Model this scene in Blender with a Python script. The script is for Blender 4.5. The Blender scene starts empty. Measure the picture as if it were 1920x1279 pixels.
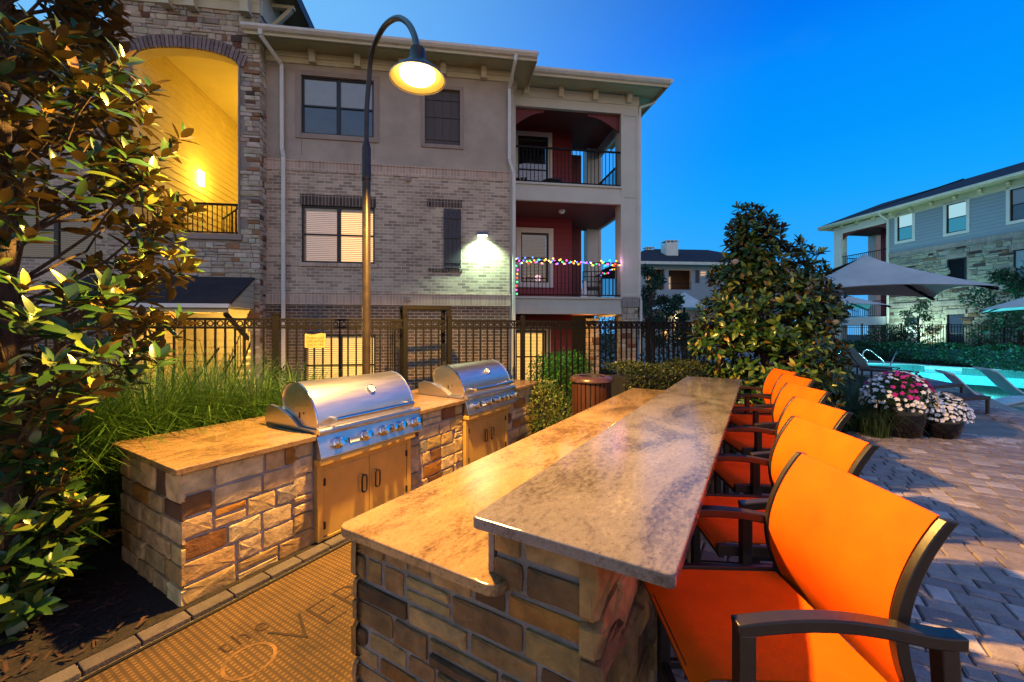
import bpy, bmesh, math, random
from mathutils import Vector, Matrix
import numpy as np

R = math.radians
SC = bpy.context.scene
COL = SC.collection

# ---------------------------------------------------------------- camera
EYE = 1.765
FPX = 765.0
cam_d = bpy.data.cameras.new('camera')
cam = bpy.data.objects.new('camera', cam_d)
COL.objects.link(cam)
cam.location = (0, 0, EYE)
cam.rotation_euler = (R(90), 0, 0)
cam_d.sensor_width = 36.0
cam_d.lens = FPX / 1920.0 * 36.0
cam_d.shift_y = -22.5 / 1920.0
cam_d.clip_start = 0.05
cam_d.clip_end = 600
SC.camera = cam

# ---------------------------------------------------------------- sky at dusk
W = bpy.data.worlds.new('World')
SC.world = W
W.use_nodes = True
nt = W.node_tree
nt.nodes.clear()
out = nt.nodes.new('ShaderNodeOutputWorld')
bg = nt.nodes.new('ShaderNodeBackground')
bg.inputs['Strength'].default_value = 1.0
tc = nt.nodes.new('ShaderNodeTexCoord')
sep = nt.nodes.new('ShaderNodeSeparateXYZ')
nt.links.new(tc.outputs['Generated'], sep.inputs[0])
ramp = nt.nodes.new('ShaderNodeValToRGB')
cr = ramp.color_ramp
cr.elements[0].position = 0.0
cr.elements[0].color = (0.10, 0.46, 1.0, 1)
cr.elements[1].position = 1.0
cr.elements[1].color = (0.002, 0.045, 0.26, 1)
for p, c in ((0.10, (0.045, 0.42, 1.0, 1)), (0.26, (0.006, 0.37, 1.0, 1)), (0.36, (0.0008, 0.31, 1.0, 1)), (0.47, (0.0006, 0.265, 0.99, 1)), (0.545, (0.0005, 0.19, 0.92, 1)), (0.72, (0.001, 0.09, 0.50, 1))):
    e = cr.elements.new(p)
    e.color = c
nt.links.new(sep.outputs['Z'], ramp.inputs[0])
# the sky is paler towards the left, where the sun has gone down
ramp2 = nt.nodes.new('ShaderNodeMapRange')
ramp2.interpolation_type = 'SMOOTHSTEP'
ramp2.inputs[1].default_value = 0.50
ramp2.inputs[2].default_value = -0.50
ramp2.inputs[3].default_value = 0.0
ramp2.inputs[4].default_value = 0.80
nt.links.new(sep.outputs['X'], ramp2.inputs[0])
mixs0 = nt.nodes.new('ShaderNodeMixRGB')
mixs0.inputs[2].default_value = (0.22, 0.60, 1.0, 1)
nt.links.new(ramp2.outputs[0], mixs0.inputs[0])
nt.links.new(ramp.outputs[0], mixs0.inputs[1])
# warm glow added to the sky behind the camera to light the facade
ramp3 = nt.nodes.new('ShaderNodeMapRange')
ramp3.interpolation_type = 'SMOOTHSTEP'
ramp3.inputs[1].default_value = 0.15
ramp3.inputs[2].default_value = -0.6
ramp3.inputs[3].default_value = 0.0
ramp3.inputs[4].default_value = 0.92
nt.links.new(sep.outputs['Y'], ramp3.inputs[0])
mixs = nt.nodes.new('ShaderNodeMixRGB')
mixs.inputs[2].default_value = (0.88, 0.66, 0.44, 1)
ramp4 = nt.nodes.new('ShaderNodeMapRange')
ramp4.interpolation_type = 'SMOOTHSTEP'
ramp4.inputs[1].default_value = 0.62
ramp4.inputs[2].default_value = 0.0
nt.links.new(sep.outputs['Z'], ramp4.inputs[0])
mul34 = nt.nodes.new('ShaderNodeMath'); mul34.operation = 'MULTIPLY'
nt.links.new(ramp3.outputs[0], mul34.inputs[0])
nt.links.new(ramp4.outputs[0], mul34.inputs[1])
nt.links.new(mul34.outputs[0], mixs.inputs[0])
nt.links.new(mixs0.outputs[0], mixs.inputs[1])
nz = nt.nodes.new('ShaderNodeTexNoise')
nz.inputs['Scale'].default_value = 2.2
nz.inputs['Detail'].default_value = 5
mapn = nt.nodes.new('ShaderNodeMapping')
mapn.inputs['Scale'].default_value = (1, 1, 3.5)
nt.links.new(tc.outputs['Generated'], mapn.inputs[0])
nt.links.new(mapn.outputs[0], nz.inputs['Vector'])
mr = nt.nodes.new('ShaderNodeMapRange')
mr.inputs[1].default_value = 0.6
mr.inputs[2].default_value = 0.9
mr.inputs[3].default_value = 0.0
mr.inputs[4].default_value = 0.06
nt.links.new(nz.outputs[0], mr.inputs[0])
mixc = nt.nodes.new('ShaderNodeMixRGB')
mixc.inputs[2].default_value = (0.3, 0.5, 0.8, 1)
nt.links.new(mr.outputs[0], mixc.inputs[0])
nt.links.new(mixs.outputs[0], mixc.inputs[1])
nt.links.new(mixc.outputs[0], bg.inputs['Color'])
nt.links.new(bg.outputs[0], out.inputs['Surface'])

# added fill lamp: very soft warm sun behind the camera for facade and island
sun_d = bpy.data.lights.new('fill_sun', 'SUN')
sun_d.energy = 0.34
sun_d.color = (1.0, 0.68, 0.42)
sun_d.angle = R(70)
sun = bpy.data.objects.new('fill_sun', sun_d)
COL.objects.link(sun)
sun.rotation_euler = Vector((-0.58, 0.62, -0.45)).to_track_quat('-Z', 'Y').to_euler()

SC.view_settings.view_transform = 'Standard'
SC.view_settings.look = 'None'
SC.view_settings.exposure = 0.0
SC.view_settings.gamma = 1.0
cy = SC.cycles
cy.max_bounces = 6
cy.diffuse_bounces = 4
cy.glossy_bounces = 3
cy.transmission_bounces = 4
cy.transparent_max_bounces = 12
cy.sample_clamp_indirect = 4.0
cy.caustics_reflective = False
cy.caustics_refractive = False
cy.use_denoising = True
cy.use_adaptive_sampling = True
cy.adaptive_threshold = 0.015

# ---------------------------------------------------------------- frames
class Frame:
    """A vertical plane: local x along it, local y into it."""
    def __init__(s, ox, oy, deg):
        s.o = (ox, oy); s.deg = deg
        a = R(deg); s.w = (math.cos(a), math.sin(a)); s.n = (-math.sin(a), math.cos(a))
    def x(s, px, D=0.0):
        r = (px - 960) / FPX
        return (r * (s.o[1] + D * s.n[1]) - s.o[0] - D * s.n[0]) / (s.w[0] - r * s.w[1])
    def world(s, x, y, z):
        return Vector((s.o[0] + x * s.w[0] + y * s.n[0], s.o[1] + x * s.w[1] + y * s.n[1], z))
    def z(s, px, py, D=0.0):
        x = s.x(px, D)
        return EYE + (617 - py) / FPX * (s.o[1] + x * s.w[1] + D * s.n[1])

def at(px, py, Y):                       # measured point of the photograph at distance Y
    return Vector(((px - 960) / FPX * Y, Y, EYE + (617 - py) / FPX * Y))
def onground(px, py, z=0.0):
    return at(px, py, (EYE - z) * FPX / (py - 617))

BAR = Frame(0, 0, 58.8)                  # x runs along the bar, y towards the grills
FAC = Frame(-5.008, 9.7, 8.3)            # main facade
EAST = Frame(22.2*1.2, 20.4*1.2, -81.7)   # the house beyond the pool (modelled at 1:1.2)
FEN = Frame(-5.38, 5.9, 20.8)            # fence line

# ---------------------------------------------------------------- objects
def thing(name, label, cat, loc=(0, 0, 0), deg=0.0, group=None):
    o = bpy.data.objects.new(name, None)
    o.empty_display_size = 0.2
    COL.objects.link(o)
    o.location = loc
    o.rotation_euler = (0, 0, R(deg))
    o['label'] = label; o['category'] = cat
    if group: o['group'] = group
    return o
def tag(o, label, cat, group=None):
    o['label'] = label; o['category'] = cat
    if group: o['group'] = group
    return o
def dup(root, label=None, loc=None, deg=None):
    r = root.copy(); COL.objects.link(r)
    if label: r['label'] = label
    if loc is not None: r.location = loc
    if deg is not None: r.rotation_euler = (0, 0, R(deg))
    for ch in list(root.children):
        c = ch.copy(); COL.objects.link(c); c.parent = r
        for g in list(ch.children):
            d = g.copy(); COL.objects.link(d); d.parent = c
    return r

class MB:
    def __init__(s): s.v = []; s.f = []; s.c = []; s.col = None
    def add(s, vs, fs, col=None):
        n = len(s.v); s.v += [tuple(p) for p in vs]
        for f in fs:
            s.f.append(tuple(i + n for i in f)); s.c.append(col or s.col)
        return s
    def box(s, x0, x1, y0, y1, z0, z1, col=None):
        return s.add([(x0,y0,z0),(x1,y0,z0),(x1,y1,z0),(x0,y1,z0),(x0,y0,z1),(x1,y0,z1),(x1,y1,z1),(x0,y1,z1)],
              [(0,3,2,1),(4,5,6,7),(0,1,5,4),(1,2,6,5),(2,3,7,6),(3,0,4,7)], col)
    def quad(s, a, b, c, d, col=None): return s.add([a,b,c,d], [(0,1,2,3)], col)
    def beam(s, p, q, w, h, col=None, up=(0,0,1)):
        p = Vector(p); q = Vector(q); d = (q-p).normalized(); u = Vector(up)
        if abs(d.dot(u)) > 0.98: u = Vector((0,1,0))
        a = d.cross(u).normalized(); b = a.cross(d).normalized()
        vs = []
        for e in (p, q):
            for sx, sy in ((-1,-1),(1,-1),(1,1),(-1,1)):
                vs.append(e + a*(sx*w/2) + b*(sy*h/2))
        return s.add(vs, [(0,1,2,3),(7,6,5,4),(0,4,5,1),(1,5,6,2),(2,6,7,3),(3,7,4,0)], col)
    def tube(s, pts, r, n=10, col=None, caps=True):
        pts = [Vector(p) for p in pts]
        rs = r if isinstance(r, (list, tuple)) else [r]*len(pts)
        prev = None; vs = []; fs = []
        for i, p in enumerate(pts):
            d = (pts[min(i+1,len(pts)-1)] - pts[max(i-1,0)]).normalized()
            if prev is None:
                u = Vector((0,0,1)) if abs(d.z) < 0.9 else Vector((1,0,0))
                a = d.cross(u).normalized()
            else:
                a = (prev - d*prev.dot(d)).normalized()
            prev = a; b = d.cross(a)
            for k in range(n):
                t = 2*math.pi*k/n
                vs.append(p + (a*math.cos(t) + b*math.sin(t))*rs[i])
        for i in range(len(pts)-1):
            for k in range(n):
                k2 = (k+1) % n
                fs.append((i*n+k, i*n+k2, (i+1)*n+k2, (i+1)*n+k))
        if caps:
            fs.append(tuple(range(n-1,-1,-1))); m = (len(pts)-1)*n; fs.append(tuple(range(m, m+n)))
        return s.add(vs, fs, col)
    def lathe(s, prof, n=24, at=(0,0,0), mat=None, col=None):
        vs = []; fs = []
        M = mat or Matrix.Identity(3); o = Vector(at)
        for r, z in prof:
            for k in range(n):
                t = 2*math.pi*k/n
                vs.append(o + M @ Vector((r*math.cos(t), r*math.sin(t), z)))
        for i in range(len(prof)-1):
            for k in range(n):
                k2 = (k+1) % n
                fs.append((i*n+k, i*n+k2, (i+1)*n+k2, (i+1)*n+k))
        return s.add(vs, fs, col)
    def prism(s, poly, x0, x1, axis='x', col=None):
        """poly of (a,b): axis x -> (x,a,b); y -> (a,y,b); z -> (a,b,z)"""
        def mk(t, a, b): return (t,a,b) if axis == 'x' else ((a,t,b) if axis == 'y' else (a,b,t))
        n = len(poly)
        vs = [mk(x0,a,b) for a,b in poly] + [mk(x1,a,b) for a,b in poly]
        fs = [tuple(range(n)), tuple(range(2*n-1, n-1, -1))]
        for i in range(n):
            j = (i+1) % n
            fs.append((j, i, n+i, n+j))
        return s.add(vs, fs, col)
    def sweep(s, pts, w, h, col=None):
        """flat bar along pts, bent in the vertical plane, w across and h tall"""
        pts = [Vector(p) for p in pts]; vs = []; fs = []
        for i, p in enumerate(pts):
            d = (pts[min(i+1,len(pts)-1)]-pts[max(i-1,0)]).normalized()
            a = d.cross(Vector((0,0,1))).normalized(); b = a.cross(d).normalized()
            for sx, sy in ((-1,-1),(1,-1),(1,1),(-1,1)): vs.append(p+a*(sx*w/2)+b*(sy*h/2))
        n = len(pts)
        for i in range(n-1):
            for k in range(4): fs.append((4*i+k,4*i+(k+1)%4,4*i+4+(k+1)%4,4*i+4+k))
        fs += [(3,2,1,0),(4*n-4,4*n-3,4*n-2,4*n-1)]
        return s.add(vs, fs, col)
    def sphere(s, c, r, n=10, m=6, col=None, sc=(1,1,1)):
        prof = [(max(1e-4,math.sin(math.pi*i/m))*r, -math.cos(math.pi*i/m)*r) for i in range(m+1)]
        return s.lathe(prof, n, c, Matrix.Diagonal(sc), col)
    def build_each(s, name, mat, parent=None, per=8, **kw):
        """every box its own part"""
        for i in range(0, len(s.v), per):
            m = MB(); m.v = s.v[i:i+per]
            for f, c in zip(s.f, s.c):
                if i <= f[0] < i+per: m.f.append(tuple(q-i for q in f)); m.c.append(c)
            m.build(name, mat, parent, **kw)
    def build(s, name, mat, parent=None, smooth=None, bevel=0.0, seg=2, recalc=True, kind=None):
        me = bpy.data.meshes.new(name)
        me.from_pydata(s.v, [], s.f)
        if recalc:
            bm = bmesh.new(); bm.from_mesh(me)
            bmesh.ops.recalc_face_normals(bm, faces=bm.faces)
            bm.to_mesh(me); bm.free()
        if any(c is not None for c in s.c):
            at_ = me.color_attributes.new('Tint', 'FLOAT_COLOR', 'CORNER')
            arr = []
            for p in me.polygons:
                c = s.c[p.index] or (1,1,1)
                arr += [c[0], c[1], c[2], 1.0] * p.loop_total
            at_.data.foreach_set('color', arr)
        me.materials.append(mat)
        if smooth is not None:
            me.shade_smooth()
            if smooth < 180: me.set_sharp_from_angle(angle=R(smooth))
        o = bpy.data.objects.new(name, me)
        COL.objects.link(o)
        if parent is not None: o.parent = parent
        if kind: o['kind'] = kind
        if bevel > 0:
            b = o.modifiers.new('bevel', 'BEVEL'); b.width = bevel; b.segments = seg
            b.limit_method = 'ANGLE'; b.angle_limit = R(40)
        return o

def text_obj(name, s, size, mat, parent, loc, rot, extr=0.001, spacing=1.0, line=1.0, align='CENTER', thin=0.0):
    cu = bpy.data.curves.new(name, 'FONT')
    cu.body = s; cu.size = size; cu.extrude = extr; cu.align_x = align; cu.align_y = 'CENTER'
    cu.offset = thin
    cu.space_character = spacing; cu.space_line = line
    cu.materials.append(mat)
    tmp = bpy.data.objects.new(name, cu); COL.objects.link(tmp)
    bpy.context.view_layer.update()
    me = bpy.data.meshes.new_from_object(tmp.evaluated_get(bpy.context.evaluated_depsgraph_get()))
    bpy.data.objects.remove(tmp)
    o = bpy.data.objects.new(name, me)
    COL.objects.link(o); o.parent = parent; o.location = loc; o.rotation_euler = rot
    return o

# ---------------------------------------------------------------- materials
def nodes_of(name):
    m = bpy.data.materials.new(name); m.use_nodes = True
    t = m.node_tree
    return m, t, t.nodes['Principled BSDF']
def N(t, typ, **kw):
    n = t.nodes.new('ShaderNode' + typ)
    for k, v in kw.items():
        if k in n.inputs: n.inputs[k].default_value = v
        else: setattr(n, k, v)
    return n
def L(t, a, b): t.links.new(a, b)

def pm(name, col, rough=0.6, metal=0.0, var=0.15, scale=6.0, bump=0.0, bscale=None, tint=False, detail=5.0, spec=0.5, stretch=None, coat=0.0, hue2=None, trans=0.0):
    """plain material: colour broken up by noise, optional per-face tint and bump"""
    m, t, b = nodes_of(name)
    tcn = N(t, 'TexCoord'); src = tcn.outputs['Object']
    if stretch:
        mp = N(t, 'Mapping'); mp.inputs['Scale'].default_value = stretch
        L(t, src, mp.inputs[0]); src = mp.outputs[0]
    nz = N(t, 'TexNoise', Scale=scale, Detail=detail, Roughness=0.6)
    L(t, src, nz.inputs['Vector'])
    rp = N(t, 'ValToRGB')
    a = tuple(max(0, c*(1-var*1.6)) for c in col); c2 = hue2 or tuple(min(1, c*(1+var*1.2)) for c in col)
    rp.color_ramp.elements[0].position = 0.3; rp.color_ramp.elements[0].color = (*a, 1)
    rp.color_ramp.elements[1].position = 0.7; rp.color_ramp.elements[1].color = (*c2, 1)
    L(t, nz.outputs[0], rp.inputs[0])
    c = rp.outputs[0]
    if tint:
        at_ = N(t, 'Attribute', attribute_name='Tint')
        mx = N(t, 'MixRGB', blend_type='MULTIPLY'); mx.inputs[0].default_value = 1
        L(t, c, mx.inputs[1]); L(t, at_.outputs[0], mx.inputs[2]); c = mx.outputs[0]
    L(t, c, b.inputs['Base Color'])
    b.inputs['Metallic'].default_value = metal
    b.inputs['Specular IOR Level'].default_value = spec
    b.inputs['Coat Weight'].default_value = coat
    mr = N(t, 'MapRange'); mr.inputs[3].default_value = max(0.03, rough*0.85); mr.inputs[4].default_value = min(1, rough*1.15)
    L(t, nz.outputs[0], mr.inputs[0]); L(t, mr.outputs[0], b.inputs['Roughness'])
    if bump:
        nb = N(t, 'TexNoise', Scale=bscale or scale*4, Detail=6.0)
        L(t, src, nb.inputs['Vector'])
        bp = N(t, 'Bump', Strength=bump, Distance=0.02)
        L(t, nb.outputs[0], bp.inputs['Height']); L(t, bp.outputs[0], b.inputs['Normal'])
    if trans: b.inputs['Transmission Weight'].default_value = trans
    return m

def emit(name, col, strength):
    m, t, b = nodes_of(name)
    t.nodes.remove(b)
    e = N(t, 'Emission', Strength=strength); e.inputs[0].default_value = (*col, 1)
    L(t, e.outputs[0], t.nodes['Material Output'].inputs[0])
    return m

def brickm(name, c1, c2, mortar, bw=0.21, bh=0.075, off=0.5, ms=0.008, plane='xz', soldier=False, bump=0.5, dark=None):
    m, t, b = nodes_of(name)
    tcn = N(t, 'TexCoord'); sp = N(t, 'SeparateXYZ'); L(t, tcn.outputs['Object'], sp.inputs[0])
    cb = N(t, 'CombineXYZ')
    ua = sp.outputs['X'] if plane[0] == 'x' else sp.outputs['Y']
    if soldier: L(t, sp.outputs['Z'], cb.inputs[1]); L(t, ua, cb.inputs[0])
    else: L(t, ua, cb.inputs[0]); L(t, sp.outputs['Z'], cb.inputs[1])
    bt = N(t, 'TexBrick', Scale=1.0)
    bt.offset = off; bt.squash = 1.0
    bt.inputs['Mortar Size'].default_value = ms
    bt.inputs['Mortar Smooth'].default_value = 0.2
    bt.inputs['Brick Width'].default_value = bw
    bt.inputs['Row Height'].default_value = bh
    bt.inputs['Bias'].default_value = -0.1
    bt.inputs['Color1'].default_value = (*c1, 1); bt.inputs['Color2'].default_value = (*c2, 1)
    bt.inputs['Mortar'].default_value = (*mortar, 1)
    L(t, cb.outputs[0], bt.inputs['Vector'])
    nz = N(t, 'TexNoise', Scale=1.3, Detail=8.0); L(t, tcn.outputs['Object'], nz.inputs['Vector'])
    mx = N(t, 'MixRGB', blend_type='OVERLAY'); mx.inputs[0].default_value = 0.45
    L(t, bt.outputs['Color'], mx.inputs[1]); L(t, nz.outputs[0], mx.inputs[2])
    n2 = N(t, 'TexNoise', Scale=60.0, Detail=3.0); L(t, tcn.outputs['Object'], n2.inputs['Vector'])
    mx2 = N(t, 'MixRGB', blend_type='OVERLAY'); mx2.inputs[0].default_value = 0.3
    L(t, mx.outputs[0], mx2.inputs[1]); L(t, n2.outputs[0], mx2.inputs[2])
    L(t, mx2.outputs[0], b.inputs['Base Color'])
    b.inputs['Roughness'].default_value = 0.85
    inv = N(t, 'Math', operation='SUBTRACT'); inv.inputs[0].default_value = 1.0
    L(t, bt.outputs['Fac'], inv.inputs[1])
    ad = N(t, 'Math', operation='MULTIPLY_ADD'); ad.inputs[1].default_value = 0.25
    L(t, n2.outputs[0], ad.inputs[0]); L(t, inv.outputs[0], ad.inputs[2])
    bp = N(t, 'Bump', Strength=bump, Distance=0.008); L(t, ad.outputs[0], bp.inputs['Height'])
    L(t, bp.outputs[0], b.inputs['Normal'])
    return m

def sidingm(name, col, pitch=0.16, var=0.12, bump=0.9):
    """lap siding: boards with a shadow line made by bump and painted into the colour"""
    m, t, b = nodes_of(name)
    tcn = N(t, 'TexCoord'); sp = N(t, 'SeparateXYZ'); L(t, tcn.outputs['Object'], sp.inputs[0])
    mu = N(t, 'Math', operation='DIVIDE'); mu.inputs[1].default_value = pitch; L(t, sp.outputs['Z'], mu.inputs[0])
    fr = N(t, 'Math', operation='FRACT'); L(t, mu.outputs[0], fr.inputs[0])
    inv = N(t, 'Math', operation='SUBTRACT'); inv.inputs[0].default_value = 1.0; L(t, fr.outputs[0], inv.inputs[1])
    bp = N(t, 'Bump', Strength=bump, Distance=0.02); L(t, inv.outputs[0], bp.inputs['Height'])
    L(t, bp.outputs[0], b.inputs['Normal'])
    nz = N(t, 'TexNoise', Scale=3.0, Detail=6.0); mp = N(t, 'Mapping'); mp.inputs['Scale'].default_value = (0.6, 0.6, 6)
    L(t, tcn.outputs['Object'], mp.inputs[0]); L(t, mp.outputs[0], nz.inputs['Vector'])
    rp = N(t, 'ValToRGB')
    rp.color_ramp.elements[0].color = (*[c*(1-var) for c in col], 1); rp.color_ramp.elements[1].color = (*[min(1,c*(1+var)) for c in col], 1)
    L(t, nz.outputs[0], rp.inputs[0])
    lap_shade = N(t, 'Math', operation='GREATER_THAN'); lap_shade.inputs[1].default_value = 0.07; L(t, fr.outputs[0], lap_shade.inputs[0])  # painted shadow line: darker colour along each lap
    mx = N(t, 'MixRGB'); mx.inputs[1].default_value = (*[c*0.45 for c in col], 1)
    L(t, lap_shade.outputs[0], mx.inputs[0]); L(t, rp.outputs[0], mx.inputs[2])
    L(t, mx.outputs[0], b.inputs['Base Color']); b.inputs['Roughness'].default_value = 0.55
    return m

def granitem(name, base=(0.52, 0.43, 0.36), rough=0.13):
    m, t, b = nodes_of(name)
    tcn = N(t, 'TexCoord')
    mp = N(t, 'Mapping'); mp.inputs['Scale'].default_value = (1.3, 2.6, 2.6); mp.inputs['Rotation'].default_value = (0, 0, 0.5)
    L(t, tcn.outputs['Object'], mp.inputs[0])
    n0 = N(t, 'TexNoise', Scale=1.15, Detail=9.0, Roughness=0.62, Distortion=1.0); L(t, mp.outputs[0], n0.inputs['Vector'])
    n1 = N(t, 'TexNoise', Scale=19.0, Detail=14.0, Roughness=0.80, Distortion=0.15); L(t, mp.outputs[0], n1.inputs['Vector'])
    n2 = N(t, 'TexNoise', Scale=60.0, Detail=5.0, Roughness=0.75); L(t, tcn.outputs['Object'], n2.inputs['Vector'])
    rp = N(t, 'ValToRGB'); e = rp.color_ramp.elements
    e[0].position = 0.38; e[0].color = (base[0]*0.26, base[1]*0.23, base[2]*0.21, 1)
    e[1].position = 0.66; e[1].color = (base[0]*1.75, base[1]*1.75, base[2]*1.75, 1)
    k = rp.color_ramp.elements.new(0.46); k.color = (base[0]*0.70, base[1]*0.66, base[2]*0.62, 1)
    k = rp.color_ramp.elements.new(0.50); k.color = (base[0]*1.0, base[1]*0.97, base[2]*0.94, 1)
    k = rp.color_ramp.elements.new(0.57); k.color = (base[0]*1.18, base[1]*1.15, base[2]*1.12, 1)
    mixv = N(t, 'MixRGB'); mixv.inputs[0].default_value = 0.5
    L(t, n0.outputs[0], mixv.inputs[1]); L(t, n1.outputs[0], mixv.inputs[2])
    L(t, mixv.outputs[0], rp.inputs[0])
    r2 = N(t, 'ValToRGB'); r2.color_ramp.elements[0].position = 0.30; r2.color_ramp.elements[0].color = (0.3, 0.26, 0.24, 1)
    r2.color_ramp.elements[1].position = 0.45; r2.color_ramp.elements[1].color = (1, 1, 1, 1)
    L(t, n2.outputs[0], r2.inputs[0])
    mu = N(t, 'MixRGB', blend_type='MULTIPLY'); mu.inputs[0].default_value = 0.85
    L(t, rp.outputs[0], mu.inputs[1]); L(t, r2.outputs[0], mu.inputs[2])
    L(t, mu.outputs[0], b.inputs['Base Color'])
    mr = N(t, 'MapRange'); mr.inputs[3].default_value = rough*0.5; mr.inputs[4].default_value = rough*1.8
    L(t, n1.outputs[0], mr.inputs[0]); L(t, mr.outputs[0], b.inputs['Roughness'])
    b.inputs['Specular IOR Level'].default_value = 0.6
    bp = N(t, 'Bump', Strength=0.06, Distance=0.01); L(t, n2.outputs[0], bp.inputs['Height']); L(t, bp.outputs[0], b.inputs['Normal'])
    return m

def leafm(name, back=(0.16, 0.07, 0.02), rough=0.32, transl=0.12):
    """glossy upper side tinted per leaf, own colour underneath"""
    m, t, b = nodes_of(name)
    at_ = N(t, 'Attribute', attribute_name='Tint')
    ge = N(t, 'NewGeometry')
    mx = N(t, 'MixRGB'); mx.inputs[2].default_value = (*back, 1)
    if back == 'same': pass
    L(t, ge.outputs['Backfacing'], mx.inputs[0]); L(t, at_.outputs[0], mx.inputs[1])
    nz = N(t, 'TexNoise', Scale=9.0, Detail=3.0)
    tcn = N(t, 'TexCoord'); L(t, tcn.outputs['Object'], nz.inputs['Vector'])
    ov = N(t, 'MixRGB', blend_type='OVERLAY'); ov.inputs[0].default_value = 0.5
    L(t, mx.outputs[0], ov.inputs[1]); L(t, nz.outputs[0], ov.inputs[2])
    L(t, ov.outputs[0], b.inputs['Base Color'])
    rr = N(t, 'MapRange'); rr.inputs[3].default_value = rough; rr.inputs[4].default_value = 0.75
    L(t, ge.outputs['Backfacing'], rr.inputs[0]); L(t, rr.outputs[0], b.inputs['Roughness'])
    tr = N(t, 'BsdfTranslucent'); L(t, ov.outputs[0], tr.inputs[0])
    ms = N(t, 'MixShader'); ms.inputs[0].default_value = transl
    L(t, b.outputs[0], ms.inputs[1]); L(t, tr.outputs[0], ms.inputs[2])
    L(t, ms.outputs[0], t.nodes['Material Output'].inputs[0])
    return m
def leafm_same(name, rough=0.4, transl=0.2):
    m, t, b = nodes_of(name)
    at_ = N(t, 'Attribute', attribute_name='Tint')
    L(t, at_.outputs[0], b.inputs['Base Color']); b.inputs['Roughness'].default_value = rough
    tr = N(t, 'BsdfTranslucent'); L(t, at_.outputs[0], tr.inputs[0])
    ms = N(t, 'MixShader'); ms.inputs[0].default_value = transl
    L(t, b.outputs[0], ms.inputs[1]); L(t, tr.outputs[0], ms.inputs[2])
    L(t, ms.outputs[0], t.nodes['Material Output'].inputs[0])
    return m

def glassm(name, tint=(0.9, 0.93, 0.96), rough=0.03, refl=0.5):
    m, t, b = nodes_of(name)
    t.nodes.remove(b)
    tr = N(t, 'BsdfTransparent'); tr.inputs[0].default_value = (*tint, 1)
    gl = N(t, 'BsdfGlossy', Roughness=rough)
    fr = N(t, 'Fresnel', IOR=1.5)
    ad = N(t, 'Math', operation='ADD'); ad.inputs[1].default_value = refl*0.12; L(t, fr.outputs[0], ad.inputs[0])
    ms = N(t, 'MixShader'); L(t, ad.outputs[0], ms.inputs[0]); L(t, tr.outputs[0], ms.inputs[1]); L(t, gl.outputs[0], ms.inputs[2])
    L(t, ms.outputs[0], t.nodes['Material Output'].inputs[0])
    return m

M = {}
M['stucco'] = pm('grey_stucco', (0.42, 0.355, 0.29), 0.9, var=0.12, scale=1.5, bump=0.35, bscale=120)
M['stucco_trim'] = pm('stucco_trim', (0.33, 0.26, 0.22), 0.9, var=0.08, scale=2, bump=0.25, bscale=120)
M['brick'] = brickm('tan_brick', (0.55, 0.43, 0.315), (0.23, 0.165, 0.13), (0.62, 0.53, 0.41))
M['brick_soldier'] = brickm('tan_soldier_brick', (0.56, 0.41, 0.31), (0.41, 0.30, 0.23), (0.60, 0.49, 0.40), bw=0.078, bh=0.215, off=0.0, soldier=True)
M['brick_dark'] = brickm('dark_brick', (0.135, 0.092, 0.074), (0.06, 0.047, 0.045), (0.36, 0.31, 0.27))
M['brick_lintel'] = brickm('dark_soldier_brick', (0.055, 0.035, 0.030), (0.13, 0.095, 0.075), (0.33, 0.27, 0.22), bw=0.078, bh=0.26, off=0.0, soldier=True)
M['brick_grey'] = brickm('grey_soldier_brick', (0.30, 0.26, 0.24), (0.22, 0.19, 0.18), (0.36, 0.33, 0.31), bw=0.078, bh=0.215, off=0.0, soldier=True, plane='xz')
M['arch_brick'] = pm('arch_brick', (0.22, 0.17, 0.16), 0.85, var=0.2, scale=12, bump=0.4, tint=True)
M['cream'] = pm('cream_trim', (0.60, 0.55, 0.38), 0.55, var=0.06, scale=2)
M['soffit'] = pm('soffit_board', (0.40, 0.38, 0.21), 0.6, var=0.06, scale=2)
M['gutter'] = pm('white_gutter', (0.66, 0.63, 0.57), 0.35, var=0.06, scale=3)
M['white_trim'] = pm('white_trim', (0.72, 0.70, 0.64), 0.5, var=0.05, scale=2)
M['column'] = pm('column_panel', (0.56, 0.55, 0.47), 0.55, var=0.06, scale=1.5)
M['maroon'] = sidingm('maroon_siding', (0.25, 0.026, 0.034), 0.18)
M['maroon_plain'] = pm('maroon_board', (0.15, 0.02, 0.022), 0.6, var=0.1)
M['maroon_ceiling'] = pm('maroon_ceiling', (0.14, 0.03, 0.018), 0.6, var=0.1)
M['yellow_siding'] = sidingm('breezeway_siding', (0.50, 0.40, 0.26), 0.17, bump=0.6)
M['yellow_plain'] = pm('breezeway_plaster', (0.55, 0.45, 0.24), 0.8, var=0.05, scale=2)
M['blue_siding'] = sidingm('blue_grey_siding', (0.29, 0.34, 0.38), 0.17)
M['roof'] = brickm('shingles', (0.022, 0.018, 0.024), (0.012, 0.011, 0.016), (0.006, 0.006, 0.008), bw=0.3, bh=0.13, ms=0.006, plane='xz')
M['iron'] = pm('bronze_iron', (0.0065, 0.0052, 0.0048), 0.6, metal=0.0, var=0.25, scale=14, bump=0.05, spec=0.2)
M['bronze'] = pm('bronze_paint', (0.040, 0.028, 0.019), 0.38, metal=0.25, var=0.2, scale=10)
M['stool_frame'] = pm('stool_frame_paint', (0.022, 0.014, 0.011), 0.36, var=0.2, scale=12, bump=0.03)
M['winframe'] = pm('dark_window_frame', (0.012, 0.011, 0.014), 0.4, var=0.1)
M['blind'] = pm('white_blind', (0.72, 0.70, 0.66), 0.6, var=0.05)
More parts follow.
